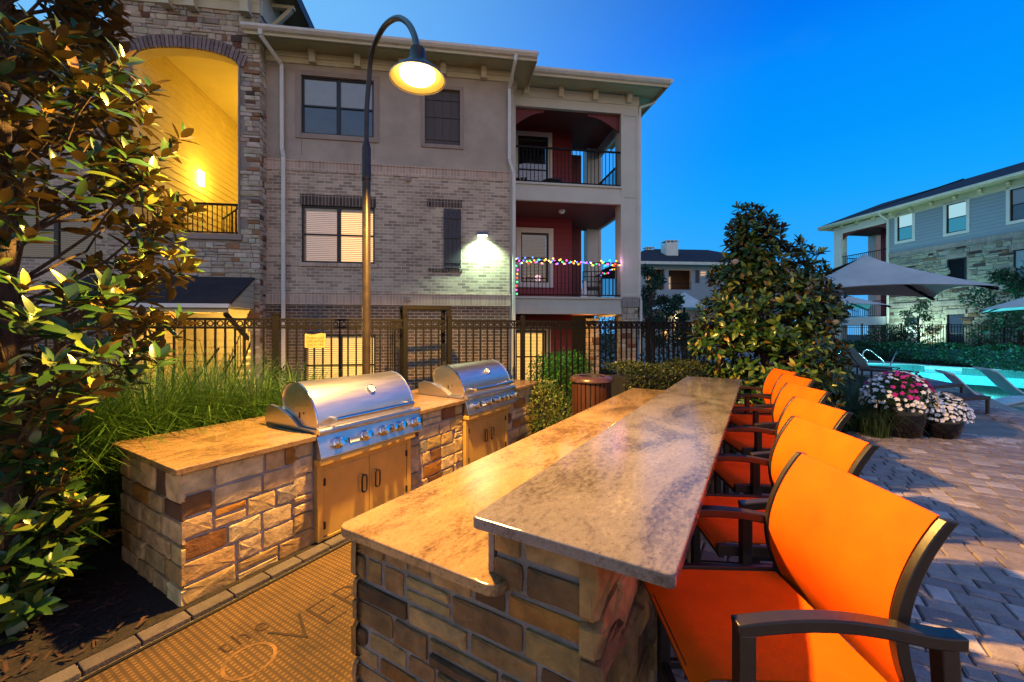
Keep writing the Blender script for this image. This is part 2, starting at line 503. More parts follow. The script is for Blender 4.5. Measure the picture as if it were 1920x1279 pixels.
M['blind_lit'] = pm('white_blind_lit', (0.75, 0.70, 0.62), 0.6, var=0.05)
M['glass'] = glassm('window_glass')
M['glass_dark'] = glassm('dark_window_glass', (0.35, 0.42, 0.5), refl=1.2)
M['screen_blue'] = pm('insect_screen', (0.13, 0.13, 0.145), 0.25, var=0.1, scale=3)  # dark insect screen over the lower sash
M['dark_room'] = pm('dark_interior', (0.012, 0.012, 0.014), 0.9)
M['shutter'] = pm('shutter_paint', (0.075, 0.060, 0.058), 0.6, var=0.15, scale=8, stretch=(6, 6, 0.6))
M['shutter_blue'] = pm('slate_shutter_paint', (0.045, 0.042, 0.055), 0.55, var=0.15, scale=8, stretch=(6, 6, 0.6))
M['mortar'] = pm('mortar', (0.42, 0.37, 0.34), 0.95, var=0.2, scale=5, bump=0.6, bscale=90)
M['mortar_dark'] = pm('wall_mortar', (0.30, 0.26, 0.22), 0.95, var=0.2, scale=5, bump=0.6, bscale=60)
M['stone'] = pm('split_stone', (0.92, 0.90, 0.86), 0.9, var=0.42, scale=8, bump=1.0, bscale=16, tint=True, detail=8)
M['stone_island'] = pm('tan_split_stone', (0.95, 0.92, 0.88), 0.9, var=0.34, scale=9, bump=0.22, bscale=40, tint=True, detail=8)
M['wall_stone'] = pm('wall_stone', (1.0, 0.98, 0.95), 0.9, var=0.2, scale=6, bump=0.5, bscale=25, tint=True, detail=8)
M['granite'] = granitem('granite_tan', (0.255, 0.165, 0.085), 0.045)
M['granite_bar'] = granitem('granite_bar', (0.155, 0.136, 0.138), 0.05)
M['steel'] = pm('brushed_steel', (0.66, 0.64, 0.62), 0.32, metal=1.0, var=0.05, scale=3, stretch=(1, 8, 8))
M['steel_door'] = pm('door_steel', (0.86, 0.56, 0.16), 0.34, metal=0.55, var=0.10, scale=2.2, bump=0.015, bscale=9)
M['chrome'] = pm('chrome', (0.78, 0.78, 0.78), 0.09, metal=1.0, var=0.04)
M['black'] = pm('black_metal', (0.012, 0.011, 0.010), 0.45, var=0.2)
M['orange'] = pm('orange_sling', (0.80, 0.112, 0.0012), 0.72, var=0.11, scale=5, detail=9, bump=0.22, bscale=330, spec=0.12)
M['mat'] = None
M['paver'] = pm('concrete_paver', (0.92, 0.92, 0.92), 0.85, var=0.18, scale=10, bump=0.45, bscale=70, tint=True, detail=8)
M['kerb'] = pm('kerb_paver', (0.085, 0.07, 0.07), 0.85, var=0.2, scale=10, bump=0.4, bscale=70, tint=True)
M['mulch'] = pm('mulch_soil', (0.013, 0.008, 0.0055), 0.95, var=0.6, scale=30, bump=1.0, bscale=45)
M['chips'] = pm('mulch_chips', (0.040, 0.018, 0.009), 0.9, var=0.4, scale=20, tint=True)
M['ground'] = pm('lawn_ground', (0.018, 0.026, 0.010), 0.95, var=0.4, scale=3, bump=0.5)
M['deck'] = pm('pool_deck', (0.27, 0.25, 0.23), 0.9, var=0.15, scale=2, bump=0.3, bscale=80)
M['coping'] = pm('pool_coping', (0.36, 0.33, 0.29), 0.8, var=0.15, scale=4, bump=0.2)
M['bark'] = pm('bark', (0.075, 0.05, 0.035), 0.9, var=0.35, scale=12, bump=0.7, stretch=(3, 3, 0.7))
M['wood_post'] = pm('brown_post', (0.05, 0.028, 0.018), 0.6, var=0.25, scale=8, stretch=(8, 8, 0.6))
M['bin'] = pm('brown_slats', (0.060, 0.020, 0.011), 0.42, var=0.18, scale=9, stretch=(6, 6, 0.8))
M['bin_lid'] = pm('brown_lid', (0.06, 0.026, 0.018), 0.30, var=0.15, scale=6)
M['pot'] = pm('brown_glaze', (0.005, 0.0032, 0.0028), 0.14, var=0.3, scale=5, coat=0.25)
M['fabric'] = pm('grey_shade_cloth', (0.60, 0.55, 0.50), 0.85, var=0.08, scale=2, bump=0.1, bscale=200)
M['wicker'] = pm('brown_woven', (0.06, 0.035, 0.026), 0.6, var=0.25, scale=50, bump=0.3, bscale=150)
M['white_plastic'] = pm('white_plastic', (0.62, 0.68, 0.72), 0.35, var=0.05)
M['sling_rust'] = pm('rust_sling', (0.36, 0.10, 0.045), 0.7, var=0.1, scale=30)
M['sign'] = pm('gold_sign', (0.60, 0.42, 0.12), 0.5, var=0.12, scale=6)
M['ink'] = pm('sign_lettering', (0.04, 0.025, 0.01), 0.7)
M['petal_white'] = pm('white_petals', (0.86, 0.84, 0.90), 0.6, var=0.06, scale=30)
M['petal_pink'] = pm('magenta_petals', (0.55, 0.02, 0.30), 0.6, var=0.2, scale=30)
M['magnolia_leaf'] = leafm('magnolia_leaves', (0.085, 0.052, 0.013), 0.27)
M['leaf'] = leafm_same('shrub_leaves', 0.45)
M['far_leaf'] = leafm_same('tree_leaves', 0.6)
M['blade'] = leafm_same('grass_blades', 0.45, 0.25)
M['lamp_inside'] = pm('enamel_reflector', (0.75, 0.55, 0.20), 0.35, var=0.03)
M['warm_room'] = emit('lamp_lit_room', (1.0, 0.52, 0.20), 2.2)
M['warm_room_low'] = emit('lamp_lit_room_gold', (1.0, 0.50, 0.10), 2.6)
M['dim_room'] = emit('dim_lit_room', (0.85, 0.55, 0.45), 0.75)
M['cool_high'] = emit('glow_white_pane', (0.55, 0.93, 1.0), 0.80)  # added glow imitating pale sky mirrored in the upper panes
M['cool_low'] = emit('glow_teal_pane', (0.05, 0.42, 0.62), 0.55)  # the same added glow, dimmer and teal, for the lower panes
# ---------------------------------------------------------------- stone veneer made of single stones
def stone_palette(rng, kind):
    r = rng.random()
    if kind == 'island':
        tb = [((0.70,0.47,0.20),.42), ((0.78,0.57,0.28),.26), ((0.60,0.38,0.13),.14), ((0.50,0.22,0.03),.09), ((0.28,0.12,0.03),.05), ((0.16,0.08,0.045),.02), ((0.42,0.34,0.23),.02)]
    elif kind == 'bar':
        tb = [((0.34,0.20,0.070),.34), ((0.43,0.275,0.11),.22), ((0.22,0.125,0.045),.20), ((0.31,0.14,0.024),.13), ((0.115,0.062,0.024),.09), ((0.29,0.21,0.12),.02)]
    elif kind == 'east':
        tb = [((0.30,0.29,0.24),.40), ((0.36,0.35,0.30),.22), ((0.24,0.22,0.18),.16), ((0.20,0.12,0.075),.09), ((0.075,0.05,0.05),.08), ((0.27,0.25,0.22),.05)]
    else:
        tb = [((0.56,0.47,0.36),.42), ((0.64,0.56,0.45),.26), ((0.48,0.385,0.29),.17), ((0.34,0.175,0.09),.06), ((0.20,0.09,0.055),.04), ((0.10,0.065,0.055),.02), ((0.38,0.33,0.28),.05)]
    acc = 0
    for c, p in tb:
        acc += p
        if r < acc: break
    k = rng.uniform(0.82, 1.15)
    return tuple(min(1, ch*k*rng.uniform(0.95, 1.05)) for ch in c)

def stone_face(mb, P, w, h, rng, kind, hr=(0.11, 0.19), wr=(0.17, 0.46), depth=(0.015, 0.045), joint=0.012, hole=None, over=0.0, clip=None):
    """P(s, t, d) -> point: s along, t up, d out of the wall"""
    t = 0.0
    while t < h - 1e-4:
        rh = rng.uniform(*hr)
        if h - t - rh < hr[0]*0.8: rh = h - t
        s = -over
        while s < w + over - 1e-4:
            rw = rng.uniform(*wr)
            if w + over - s - rw < wr[0]*0.7: rw = w + over - s
            cells = [(s, t, rw, rh)]
            if rh > hr[0]*1.25 and rng.random() < 0.22:
                k = rng.uniform(0.4, 0.6); cells = [(s, t, rw, rh*k), (s, t+rh*k, rw, rh*(1-k))]
            elif rw > wr[0]*1.5 and rng.random() < 0.10:
                k = rng.uniform(0.35, 0.65); cells = [(s, t, rw*k, rh), (s+rw*k, t, rw*(1-k), rh)]
            for (a, b, cw, ch) in cells:
                if hole and hole(a + cw/2, b + ch/2): continue
                if clip:
                    drop = False
                    for (xa, xb, za, zb) in clip:
                        if b + ch > za and b < zb:
                            if a < xa < a + cw: cw = xa - a
                            elif a < xb < a + cw: cw = a + cw - xb; a = xb
                            if cw < .05: drop = True
                    if drop: continue
                one_stone(mb, P, a + joint/2, b + joint/2, cw - joint, ch - joint, rng, depth, stone_palette(rng, kind))
            s += rw
        t += rh

def one_stone(mb, P, s, t, w, h, rng, depth, col):
    cx, cz = s + w/2, t + h/2
    j = min(w, h)
    jt = lambda: rng.uniform(-0.07, 0.07)*j
    pts = []
    cnr = [(-1,-1),(1,-1),(1,1),(-1,1)]
    for i in range(4):
        x0, z0 = cnr[i]; x1, z1 = cnr[(i+1) % 4]
        rc = rng.uniform(0.03, 0.11)
        lx = (x1-x0)/2; lz = (z1-z0)/2
        p0 = (cx + x0*w/2, cz + z0*h/2)
        ca = (p0[0] + lx*min(rc*j, w*0.3), p0[1] + lz*min(rc*j, h*0.3))
        cb = (p0[0] + lx*(w if lx else 0)*0.5 + jt()*0.7, p0[1] + lz*(h if lz else 0)*0.5 + jt()*0.7)
        p1 = (cx + x1*w/2, cz + z1*h/2)
        cc = (p1[0] - lx*min(rc*j, w*0.3), p1[1] - lz*min(rc*j, h*0.3))
        pts += [(ca[0]+jt()*0.4, ca[1]+jt()*0.4), cb, (cc[0]+jt()*0.4, cc[1]+jt()*0.4)]
    d = rng.uniform(*depth)
    n = len(pts)
    ins = min(0.014, j*0.12)
    vs = [P(a, b, -0.012) for a, b in pts]
    vs += [P(a, b, d*0.65) for a, b in pts]
    def inn(a, b, k):
        dx, dz = cx-a, cz-b; l = math.hypot(dx, dz) or 1
        return a + dx/l*k, b + dz/l*k
    vs += [P(*inn(a, b, ins*rng.uniform(0.8, 1.4)), d + rng.uniform(-0.38, 0.22)*d) for a, b in pts]
    vs.append(P(cx + jt(), cz + jt(), d*rng.uniform(1.0, 1.25)))
    fs = []
    for i in range(n):
        k = (i+1) % n
        fs += [(i, k, n+k, n+i), (n+i, n+k, 2*n+k, 2*n+i), (2*n+i, 2*n+k, 3*n)]
    mb.add(vs, fs, col)

def rounded_slab(x0, x1, y0, y1, z0, z1, rad, n=5, round_corners=(1,1,1,1)):
    cs = [(x0,y0,180),(x1,y0,270),(x1,y1,0),(x0,y1,90)]
    poly = []
    for i, (cx, cy, a0) in enumerate(cs):
        if not round_corners[i]:
            poly.append((cx, cy)); continue
        ox = cx + (rad if cx == x0 else -rad); oy = cy + (rad if cy == y0 else -rad)
        for k in range(n+1):
            a = R(a0 + 90*k/n)
            poly.append((ox + rad*math.cos(a), oy + rad*math.sin(a)))
    return MB().prism(poly, z0, z1, 'z')

# ================================================================ THE SETTING: ground
MB().quad((-150,-60,-0.75),(150,-60,-0.75),(150,220,-0.75),(-150,220,-0.75)).build('ground', M['ground'], kind='structure')

POOL = [onground(1600,680), onground(1712,683), onground(1742,686), onground(1920,695), onground(2120,712), onground(2200,800), onground(1990,800), onground(1920,778), onground(1862,757), onground(1820,735), onground(1760,716), onground(1690,701), onground(1640,693)]
POOL = [(p.x, p.y) for p in POOL]
def inside(poly, x, y):
    c = False; j = len(poly)-1
    for i in range(len(poly)):
        xi, yi = poly[i]; xj, yj = poly[j]
        if (yi > y) != (yj > y) and x < (xj-xi)*(y-yi)/(yj-yi)+xi: c = not c
        j = i
    return c
def tobar(x, y):
    return x*BAR.w[0] + y*BAR.w[1], x*BAR.n[0] + y*BAR.n[1]
# terrace bed under the paving, deck round the pool (with the pool cut out)
def deck_with_hole(outer, hole, z, name, mat):
    bm = bmesh.new()
    vo = [bm.verts.new((x, y, z)) for x, y in outer]; vh = [bm.verts.new((x, y, z)) for x, y in hole]
    es = [bm.edges.new((vo[i], vo[(i+1) % len(vo)])) for i in range(len(vo))] + [bm.edges.new((vh[i], vh[(i+1) % len(vh)])) for i in range(len(vh))]
    bmesh.ops.triangle_fill(bm, use_beauty=True, use_dissolve=False, edges=es)
    bmesh.ops.recalc_face_normals(bm, faces=bm.faces)
    me = bpy.data.meshes.new(name); bm.to_mesh(me); bm.free(); me.materials.append(mat)
    o = bpy.data.objects.new(name, me); COL.objects.link(o); o['kind'] = 'structure'
    return o
deck_with_hole([(-12,-4),(34,-4),(34,30),(4.2,30),(4.2,9.5),(3.2,9.05),(-7.5,5.05),(-12,3.4)], POOL, -0.012, 'pool_deck', M['deck'])
# pool basin, coping, tile band, water
mb = MB()
n = len(POOL)
cxp = sum(p[0] for p in POOL)/n; cyp = sum(p[1] for p in POOL)/n
mb.add([(x,y,-1.1) for x,y in POOL], [tuple(range(n))])
for i in range(n):
    a = POOL[i]; b = POOL[(i+1) % n]
    mb.quad((a[0],a[1],-1.1),(b[0],b[1],-1.1),(b[0],b[1],-0.35),(a[0],a[1],-0.35))
M['basin'] = pm('pool_plaster', (0.36, 0.74, 0.80), 0.7, var=0.06, scale=2)
mb.build('pool_basin', M['basin'], kind='structure')
mt = brickm('pool_tile', (0.05, 0.16, 0.15), (0.09, 0.22, 0.18), (0.18, 0.25, 0.22), bw=0.05, bh=0.05, off=0.0, ms=0.004, bump=0.2)
mb = MB()
for i in range(n):
    a = POOL[i]; b = POOL[(i+1) % n]
    mb.quad((a[0],a[1],-0.352),(b[0],b[1],-0.352),(b[0],b[1],-0.02),(a[0],a[1],-0.02))
tile = mb.build('pool_tile_band', mt, kind='structure')
mb = MB()
for i in range(n):
    a = Vector((*POOL[i],0)); b = Vector((*POOL[(i+1) % n],0))
    mb.beam(a + Vector((0,0,-0.006)), b + Vector((0,0,-0.006)), 0.28, 0.05)
mb.build('pool_coping', M['coping'], kind='structure', bevel=0.012)
m, t, b = nodes_of('pool_water_surface'); t.nodes.remove(b)
tr = N(t,'BsdfTransparent'); tr.inputs[0].default_value = (0.50,0.93,0.98,1)
gl = N(t,'BsdfGlossy', Roughness=0.03)
fr = N(t,'Fresnel', IOR=1.33); wv = N(t,'TexNoise', Scale=2.5, Detail=4.0); tcn = N(t,'TexCoord'); L(t,tcn.outputs['Object'],wv.inputs['Vector'])
bp = N(t,'Bump', Strength=0.25, Distance=0.05); L(t,wv.outputs[0],bp.inputs['Height']); L(t,bp.outputs[0],gl.inputs['Normal']); L(t,bp.outputs[0],fr.inputs['Normal'])
hf = N(t,'Math',operation='MULTIPLY'); hf.inputs[1].default_value = 0.6; L(t,fr.outputs[0],hf.inputs[0])
ms = N(t,'MixShader'); L(t,hf.outputs[0],ms.inputs[0]); L(t,tr.outputs[0],ms.inputs[1]); L(t,gl.outputs[0],ms.inputs[2]); L(t,ms.outputs[0],t.nodes['Material Output'].inputs[0])
M['water'] = m
MB().add([(x,y,-0.17) for x,y in POOL], [tuple(range(n))]).build('water', M['water'], kind='structure')
def lamp(name, loc, power, col, rad=0.05, typ='POINT', parent=None, **kw):
    d = bpy.data.lights.new(name, typ); d.energy = power; d.color = col
    if typ in ('POINT', 'SPOT'): d.shadow_soft_size = rad
    for k, v in kw.items(): setattr(d, k, v)
    o = bpy.data.objects.new(name, d); COL.objects.link(o); o.location = loc
    if parent is not None: o.parent = parent
    return o
for (px, py) in ((1660,687),(1740,696),(1830,704),(1930,712),(2010,722)):
    p = onground(px, py)
    lamp('pool_light', (p.x, p.y, -0.6), 480, (0.16,0.82,1.0), 0.12)

FBED = [(p.x,p.y) for p in [BAR.world(6.75,2.7,0), BAR.world(6.6,.6,0), onground(1500,830), onground(1602,808), onground(1648,794), onground(1668,745), onground(1640,712), onground(1560,690), Vector((8.0,14.0,0)), Vector((4.0,9.5,0)), FEN.world(7.9,0.2,0), FEN.world(6.4,0.24,0)]]
# paving of single concrete setts round the bar and the pots
rng = random.Random(11)
mb = MB()
def paver_cols(rng):
    k = rng.random()
    if k < 0.17: c = (0.60,0.50,0.50)
    elif k < 0.62: c = (0.35,0.28,0.29)
    else: c = (0.41,0.33,0.32)
    q = rng.uniform(0.85,1.15); return tuple(x*q for x in c)
u = -1.2
while u < 15.5:
    du = rng.choice((0.125, 0.185))
    y = -15.5 + rng.uniform(0, 0.2)
    while y < 3.02:
        dy = rng.choice((0.125, 0.185, 0.185, 0.25))
        cu_, cy_ = u+du/2, y+dy/2
        wp = BAR.world(cu_, cy_, 0)
        skip = (cu_ > 9.8 and cy_ > -4) or (cu_ > 1.25 and 0.75 < cy_) or (cy_ > 2.7 and cu_ < 20) or inside(POOL, wp.x, wp.y) or wp.y > 14 or wp.x > 17 or wp.y < 0.25 or inside(FBED, wp.x, wp.y)
        if not skip:
            g = 0.005; h = rng.uniform(-0.003, 0.003)
            c4 = [(u+g,y+g),(u+du-g,y+g),(u+du-g,y+dy-g),(u+g,y+dy-g)]
            i4 = [(u+g+.009,y+g+.009),(u+du-g-.009,y+g+.009),(u+du-g-.009,y+dy-g-.009),(u+g+.009,y+dy-g-.009)]
            jt = lambda: rng.uniform(-.003,.003)
            vs = [BAR.world(a,b_,-0.010) for a,b_ in c4] + [BAR.world(a+jt(),b_+jt(),0.006+h) for a,b_ in c4] + [BAR.world(a+jt(),b_+jt(),0.014+h) for a,b_ in i4]
            mb.add(vs, [(8,9,10,11),(4,5,9,8),(5,6,10,9),(6,7,11,10),(7,4,8,11),(0,1,5,4),(1,2,6,5),(2,3,7,6),(3,0,4,7)], paver_cols(rng))
        y += dy
    u += du
mb.build('paving', M['paver'], kind='structure', recalc=False)
# kerb strip along the front of the grill island
mb = MB()
x = -1.0
while x < 6.2:
    l = 0.235
    q = rng.uniform(0.8,1.2)
    vs0 = MB().box(x+0.004, x+l-0.004, 2.95, 3.055, -0.02, 0.02)
    mb.add([BAR.world(*p) for p in vs0.v], vs0.f, (q,q*rng.uniform(.96,1.03),q))
    x += l
mb.build('kerb_strip', M['kerb'], kind='structure', bevel=0.006)
# planting bed: dark mulch with loose chips
bedpts = [BAR.world(-1.4,3.07,0), BAR.world(6.9,3.07,0), FEN.world(6.4,0.25,0), FEN.world(-2.2,0.25,0), Vector((-7.6,0.8,0)), Vector((-4,-1.5,0))]
MB().add([(p.x,p.y,0.012) for p in bedpts], [tuple(range(len(bedpts)))]).build('mulch_bed', M['mulch'], kind='structure')
MB().add([(x,y,0.016) for x,y in FBED], [tuple(range(len(FBED)))]).build('planting_bed', M['mulch'], kind='structure')
mb = MB()
for i in range(2600):
    uu = rng.uniform(-0.6, 1.9); vv = rng.uniform(3.12, 5.4)
    if uu > 1.0 and 3.05 < vv < 4.3: continue
    p = BAR.world(uu, vv, 0.02+rng.uniform(0,.02)); a = rng.uniform(0,6.28); l = rng.uniform(.012,.04); w = rng.uniform(.003,.009)
    d = Vector((math.cos(a),math.sin(a),rng.uniform(-.3,.4)))*l; s_ = Vector((-math.sin(a),math.cos(a),rng.uniform(-.4,.4)))*w
    q = rng.uniform(.3,1.6)
    mb.quad(p-d-s_, p+d-s_, p+d+s_, p-d+s_, (q,q*.9,q*.8))
mb.build('mulch_chips', M['chips'], recalc=False, kind='stuff')

# ================================================================ GRILL ISLAND
isl = thing('grill_island', 'long low stone island with tan granite top holding the two gas grills', 'outdoor kitchen', (0,0,0), BAR.deg)
IU0, IU1, IY0, IY1, IH = 1.13, 5.96, 3.12, 4.16, 0.855
MB().box(IU0+.01, IU1-.01, IY0+.01, IY1-.01, -0.05, IH).build('mortar_core', M['mortar'], isl)
D1 = (2.06, 3.02); D2 = (4.02, 4.92)
mb = MB(); rs = random.Random(5)
stone_face(mb, lambda s,t_,d: (IU0+s, IY0-d, t_), IU1-IU0, IH, rs, 'island', hr=(0.105,0.155), wr=(0.17,0.38), depth=(0.004,0.009), joint=0.020,
           hole=lambda s,t_: (D1[0]-.1 < IU0+s < D1[1]+.1) or (D2[0]-.1 < IU0+s < D2[1]+.1), over=0.015)
mb.build('stone_base', M['stone_island'], isl, recalc=False); mb = MB()
stone_face(mb, lambda s,t_,d: (IU0-d, IY0+s, t_), IY1-IY0, IH, rs, 'island', hr=(0.12,0.175), wr=(0.16,0.36), depth=(0.006,0.022), joint=0.018, over=0.015)
mb.build('stone_base', M['stone_island'], isl, recalc=False); mb = MB()
stone_face(mb, lambda s,t_,d: (IU1+d, IY0+s, t_), IY1-IY0, IH, rs, 'island', depth=(0.008,0.03), over=0.015)
# narrow fillets of stone beside the cabinet fronts
for (a, b_) in ((D1[0]-.22, D1[0]-.055), (D1[1]+.055, D1[1]+.20), (D2[0]-.2, D2[0]-.055), (D2[1]+.055, D2[1]+.2)):
    stone_face(mb, lambda s,t_,d,a=a: (a+s, IY0-d, t_), b_-a, IH, rs, 'island', hr=(0.11,0.17), wr=(0.12,0.2), depth=(0.006,0.02), joint=0.016)
mb.build('stone_base', M['stone_island'], isl, recalc=False)
# granite in three pieces round the grills so the grills drop in from the front
G1 = (2.02, 3.17); G2 = (3.98, 5.13)
for (a, b_, rc) in ((1.07, G1[0]-.004, (1,0,0,1)), (G1[1]+.004, G2[0]-.004, (0,0,0,0)), (G2[1]+.004, 6.02, (0,1,1,0))):
    rounded_slab(a, b_, 3.07, 4.22, IH+.002, 0.90, 0.012, round_corners=rc).build('countertop', M['granite'], isl, bevel=0.006)
for (a, b_) in (G1, G2):
    MB().box(a-.002, b_+.002, 3.98, 4.22, IH+.002, 0.898).build('countertop', M['granite'], isl)
def cabinet(x0, x1):
    MB().box(x0-.05, x1+.05, 3.02, IY0+.005, .655, .70).build('cabinet_ledge', M['steel_door'], isl, bevel=0.004)
    fr = MB()
    fr.box(x0-.04, x0+.012, 3.07, IY0+.006, .02, .655); fr.box(x1-.012, x1+.04, 3.07, IY0+.006, .02, .655)
    fr.box(x0+.012, x1-.012, 3.07, IY0+.006, .60, .655); fr.box(x0+.012, x1-.012, 3.07, IY0+.006, .02, .045)
    fr.build('door_frame', M['steel_door'], isl, bevel=0.003)
    MB().box(x0+.013, x1-.013, 3.112, IY0+.004, .046, .599).build('cabinet_back', M['black'], isl)
    mid = (x0+x1)/2
    for (a, b_, hx, sgn) in ((x0+.016, mid-.003, mid-.075, 1), (mid+.003, x1-.016, mid+.075, -1)):
        d = MB().box(a, b_, 3.078, 3.108, .05, .595).build('cabinet_door', M['steel_door'], isl, bevel=0.004)
        pts = []
        for k in range(25):
            t_ = 2*math.pi*k/24
            px_ = max(-1, min(1, 1.35*math.cos(t_)))*.026; pz = max(-1, min(1, 1.12*math.sin(t_)))*.075
            pts.append((hx+px_, 3.052, .37+pz))
        hb = MB().tube(pts, .007, 8, caps=False)
        hb.tube([(hx, 3.052, .445),(hx,3.08,.445)], .006, 8); hb.tube([(hx, 3.052, .295),(hx,3.08,.295)], .006, 8)
        hb.build('handle', M['black'], d, smooth=60)
        hg = MB(); ex = a+.002 if sgn > 0 else b_-.014
        for zz in (.14, .5): hg.box(ex-.006 if sgn>0 else ex, ex+.012 if sgn>0 else ex+.018, 3.066, 3.08, zz-.03, zz+.03)
        hg.build('hinge', M['black'], d, bevel=.002)
cabinet(*D1); cabinet(*D2)

# ================================================================ GRILLS
def make_grill(x0, label):
    wd = 1.15; x1 = x0+wd
    o = BAR.world(x0, 3.07, .90)
    g = thing('gas_grill', label, 'grill', o, BAR.deg, 'built-in stainless gas grills')
    # local: x along 0..wd, y 0 at the counter front (into the island), z 0 at the counter top
    body = MB()
    body.prism([(0.06,-.20),(0.06,.03),(0.80,.03),(0.80,-.02)], 0.012, wd-.012, 'x')
    body.prism([(0.26,.03),(0.40,.11),(0.58,.17),(0.70,.185),(0.78,.15),(0.80,.03)], 0.0, .030, 'x')
    body.prism([(0.26,.03),(0.40,.11),(0.58,.17),(0.70,.185),(0.78,.15),(0.80,.03)], wd-.030, wd, 'x')
    body.build('firebox', M['steel'], g, bevel=.003)
    KD = .74
    prof = [(a*KD+.012,b_*.95) for a,b_ in [(0.045,.035),(0.05,.105),(0.085,.19),(0.135,.262),(0.20,.325),(0.285,.378),(0.38,.412),(0.48,.425),(0.58,.415),(0.66,.385),(0.72,.335),(0.745,.26),(0.70,.10),(0.60,.035)]]
    # the lid is smooth along its curve: closed prism
    hood = MB().prism(prof, .034, wd-.034, 'x').build('hood', M['steel'], g, smooth=35, bevel=.006)
    rim = MB()
    rim.tube([(0.030, a, b_) for a, b_ in prof[:-1]], .008, 6); rim.tube([(wd-.030, a, b_) for a, b_ in prof[:-1]], .008, 6)
    rim.build('rim', M['chrome'], hood, smooth=60)
    # pivot slot on each end
    sl = MB()
    sl.box(.0305,.0335,.30,.315,.10,.15); sl.box(.0305,.0335,.24,.255,.14,.155); sl.build('pivot_slot', M['black'], hood)
    # thermometer in the middle of the lid
    nrm = Vector((0,-.80,.60)).normalized(); q = nrm.to_track_quat('Z','Y').to_matrix()
    c = Vector((wd*.56,.178*KD+.010,.283))
    th = MB().lathe([(0.0005,-.01),(.045,-.01),(.045,.02),(.040,.028),(.036,.022)], 28, c, q).build('thermometer', M['chrome'], hood, smooth=40)
    fc = MB().lathe([(.036,.021),(.0005,.021)], 28, c, q)
    fc.build('thermometer_face', M['white_plastic'], hood)
    nd = MB().beam(c+q@Vector((-.012,-.004,.0245)), c+q@Vector((.02,.01,.0245)), .004, .002); nd.build('thermometer_needle', M['black'], hood)
    # bar handle across the lid's front
    hb = MB().tube([(.13,-.050,.110),(wd-.13,-.050,.110)], .021, 14)
    hb.tube([(.15,-.050,.110),(.15,.055,.11)], .014, 10); hb.tube([(wd-.15,-.050,.110),(wd-.15,.055,.11)], .014, 10)
    hb.build('hood_handle', M['chrome'], g, smooth=50)
    # bullnose and sloping control panel
    bn = MB().tube([(.0,.0,.018),(wd,.0,.018)], .03, 14); bn.build('bullnose', M['steel'], g, smooth=50)
    cp = MB().prism([(0.005,-.012),(-.055,-.185),(-.045,-.20),(.06,-.20),(.06,-.012)], -.004, wd+.004, 'x').build('control_panel', M['steel'], g, bevel=.003)
    pn = Vector((0,-.173,.06)).normalized()
    q = pn.to_track_quat('Z','Y').to_matrix()
    for fx in (.145,.385,.565,.655,.745,.925):
        if fx == .655: rad = .027
        else: rad = .034
        c = Vector((fx*wd,-.028,-.095))
        rad *= 1.12
        kb = MB().lathe([(rad*1.28,-.002),(rad*1.28,.010),(rad*.98,.014),(rad*.86,.04),(rad,.055),(rad*1.0,.072),(rad*.85,.082),(.0005,.085)], 24, c, q)
        kb.build('knob', M['chrome'], cp, smooth=40)
    pl = MB(); a = Vector((.24*wd,-.0265,-.078)); 
    e = Vector((1,0,0)); f_ = q@Vector((0,1,0)); f_ = Vector((0,-.33,-.943))
    pl.quad(a+pn*.003, a+e*.1+pn*.003, a+e*.1+f_*.045+pn*.003, a+f_*.045+pn*.003); pl.build('name_plate', M['gutter'], cp)
    return g
make_grill(G1[0], 'stainless gas grill nearer the camera, left of the lower bar counter')
make_grill(G2[0], 'stainless gas grill farther along the island, in front of the gate')

# ================================================================ BAR COUNTER
M['mortar_bar'] = pm('bar_mortar', (0.20,0.18,0.17), 0.95, var=0.25, scale=5, bump=0.6, bscale=70)
bar = thing('bar_counter', 'two level stone bar with long granite tops running away from the camera', 'bar counter', (0,0,0), BAR.deg)
BU0, BU1 = 1.19, 5.99
LY0, LY1 = .80, 1.545       # lower wall
UY0, UY1 = .44, .80         # raised wall under the bar top
UH = 1.1175
MB().box(BU0+.02, BU1-.02, UY0+.02, LY1-.02, -.03, .855).build('mortar_core', M['mortar_bar'], bar)
MB().box(BU0+.02, BU1-.02, UY0+.02, UY1-.006, .856, 1.075).build('mortar_core', M['mortar_bar'], bar)
mb = MB(); rs = random.Random(21)
stone_face(mb, lambda s,t_,d: (BU0-d+.02, UY0+s, t_), LY1-UY0, .855, rs, 'bar', hr=(0.075,0.135), wr=(0.12,0.34), depth=(0.006,0.022), joint=0.020, over=0.02)
stone_face(mb, lambda s,t_,d: (BU0-d+.02, UY0+s, .857+t_), UY1-UY0, .218, rs, 'bar', hr=(0.1,0.14), wr=(0.16,0.26), depth=(0.006,0.022), joint=0.022, over=0.01)
stone_face(mb, lambda s,t_,d: (BU0+s, UY0-d+.02, t_), BU1-BU0, 1.075, rs, 'bar', hr=(0.12,0.2), wr=(0.18,0.5), depth=(0.012,0.06), joint=0.016, over=0.02)
stone_face(mb, lambda s,t_,d: (BU0+s, LY1+d-.02, t_), BU1-BU0, .855, rs, 'bar', hr=(0.12,0.19), depth=(0.01,0.035), joint=0.018, over=0.02)
stone_face(mb, lambda s,t_,d: (BU1+d-.02, UY0+s, t_), LY1-UY0, .855, rs, 'bar', depth=(0.01,0.035), over=0.02)
mb.build('stone_base', M['stone'], bar, recalc=False)
rounded_slab(1.135, 6.05, .742, 1.595, .858, .90, .055, 7, (1,0,0,1)).build('lower_countertop', M['granite'], bar, bevel=.007, seg=3)
rounded_slab(1.133, 6.05, .1875, .852, 1.0775, UH, .02, 4).build('bar_top', M['granite_bar'], bar, bevel=.006, seg=3)
MB().box(1.20, 6.02, .802, .826, .902, 1.076).build('backsplash', M['granite_bar'], bar, bevel=.002)

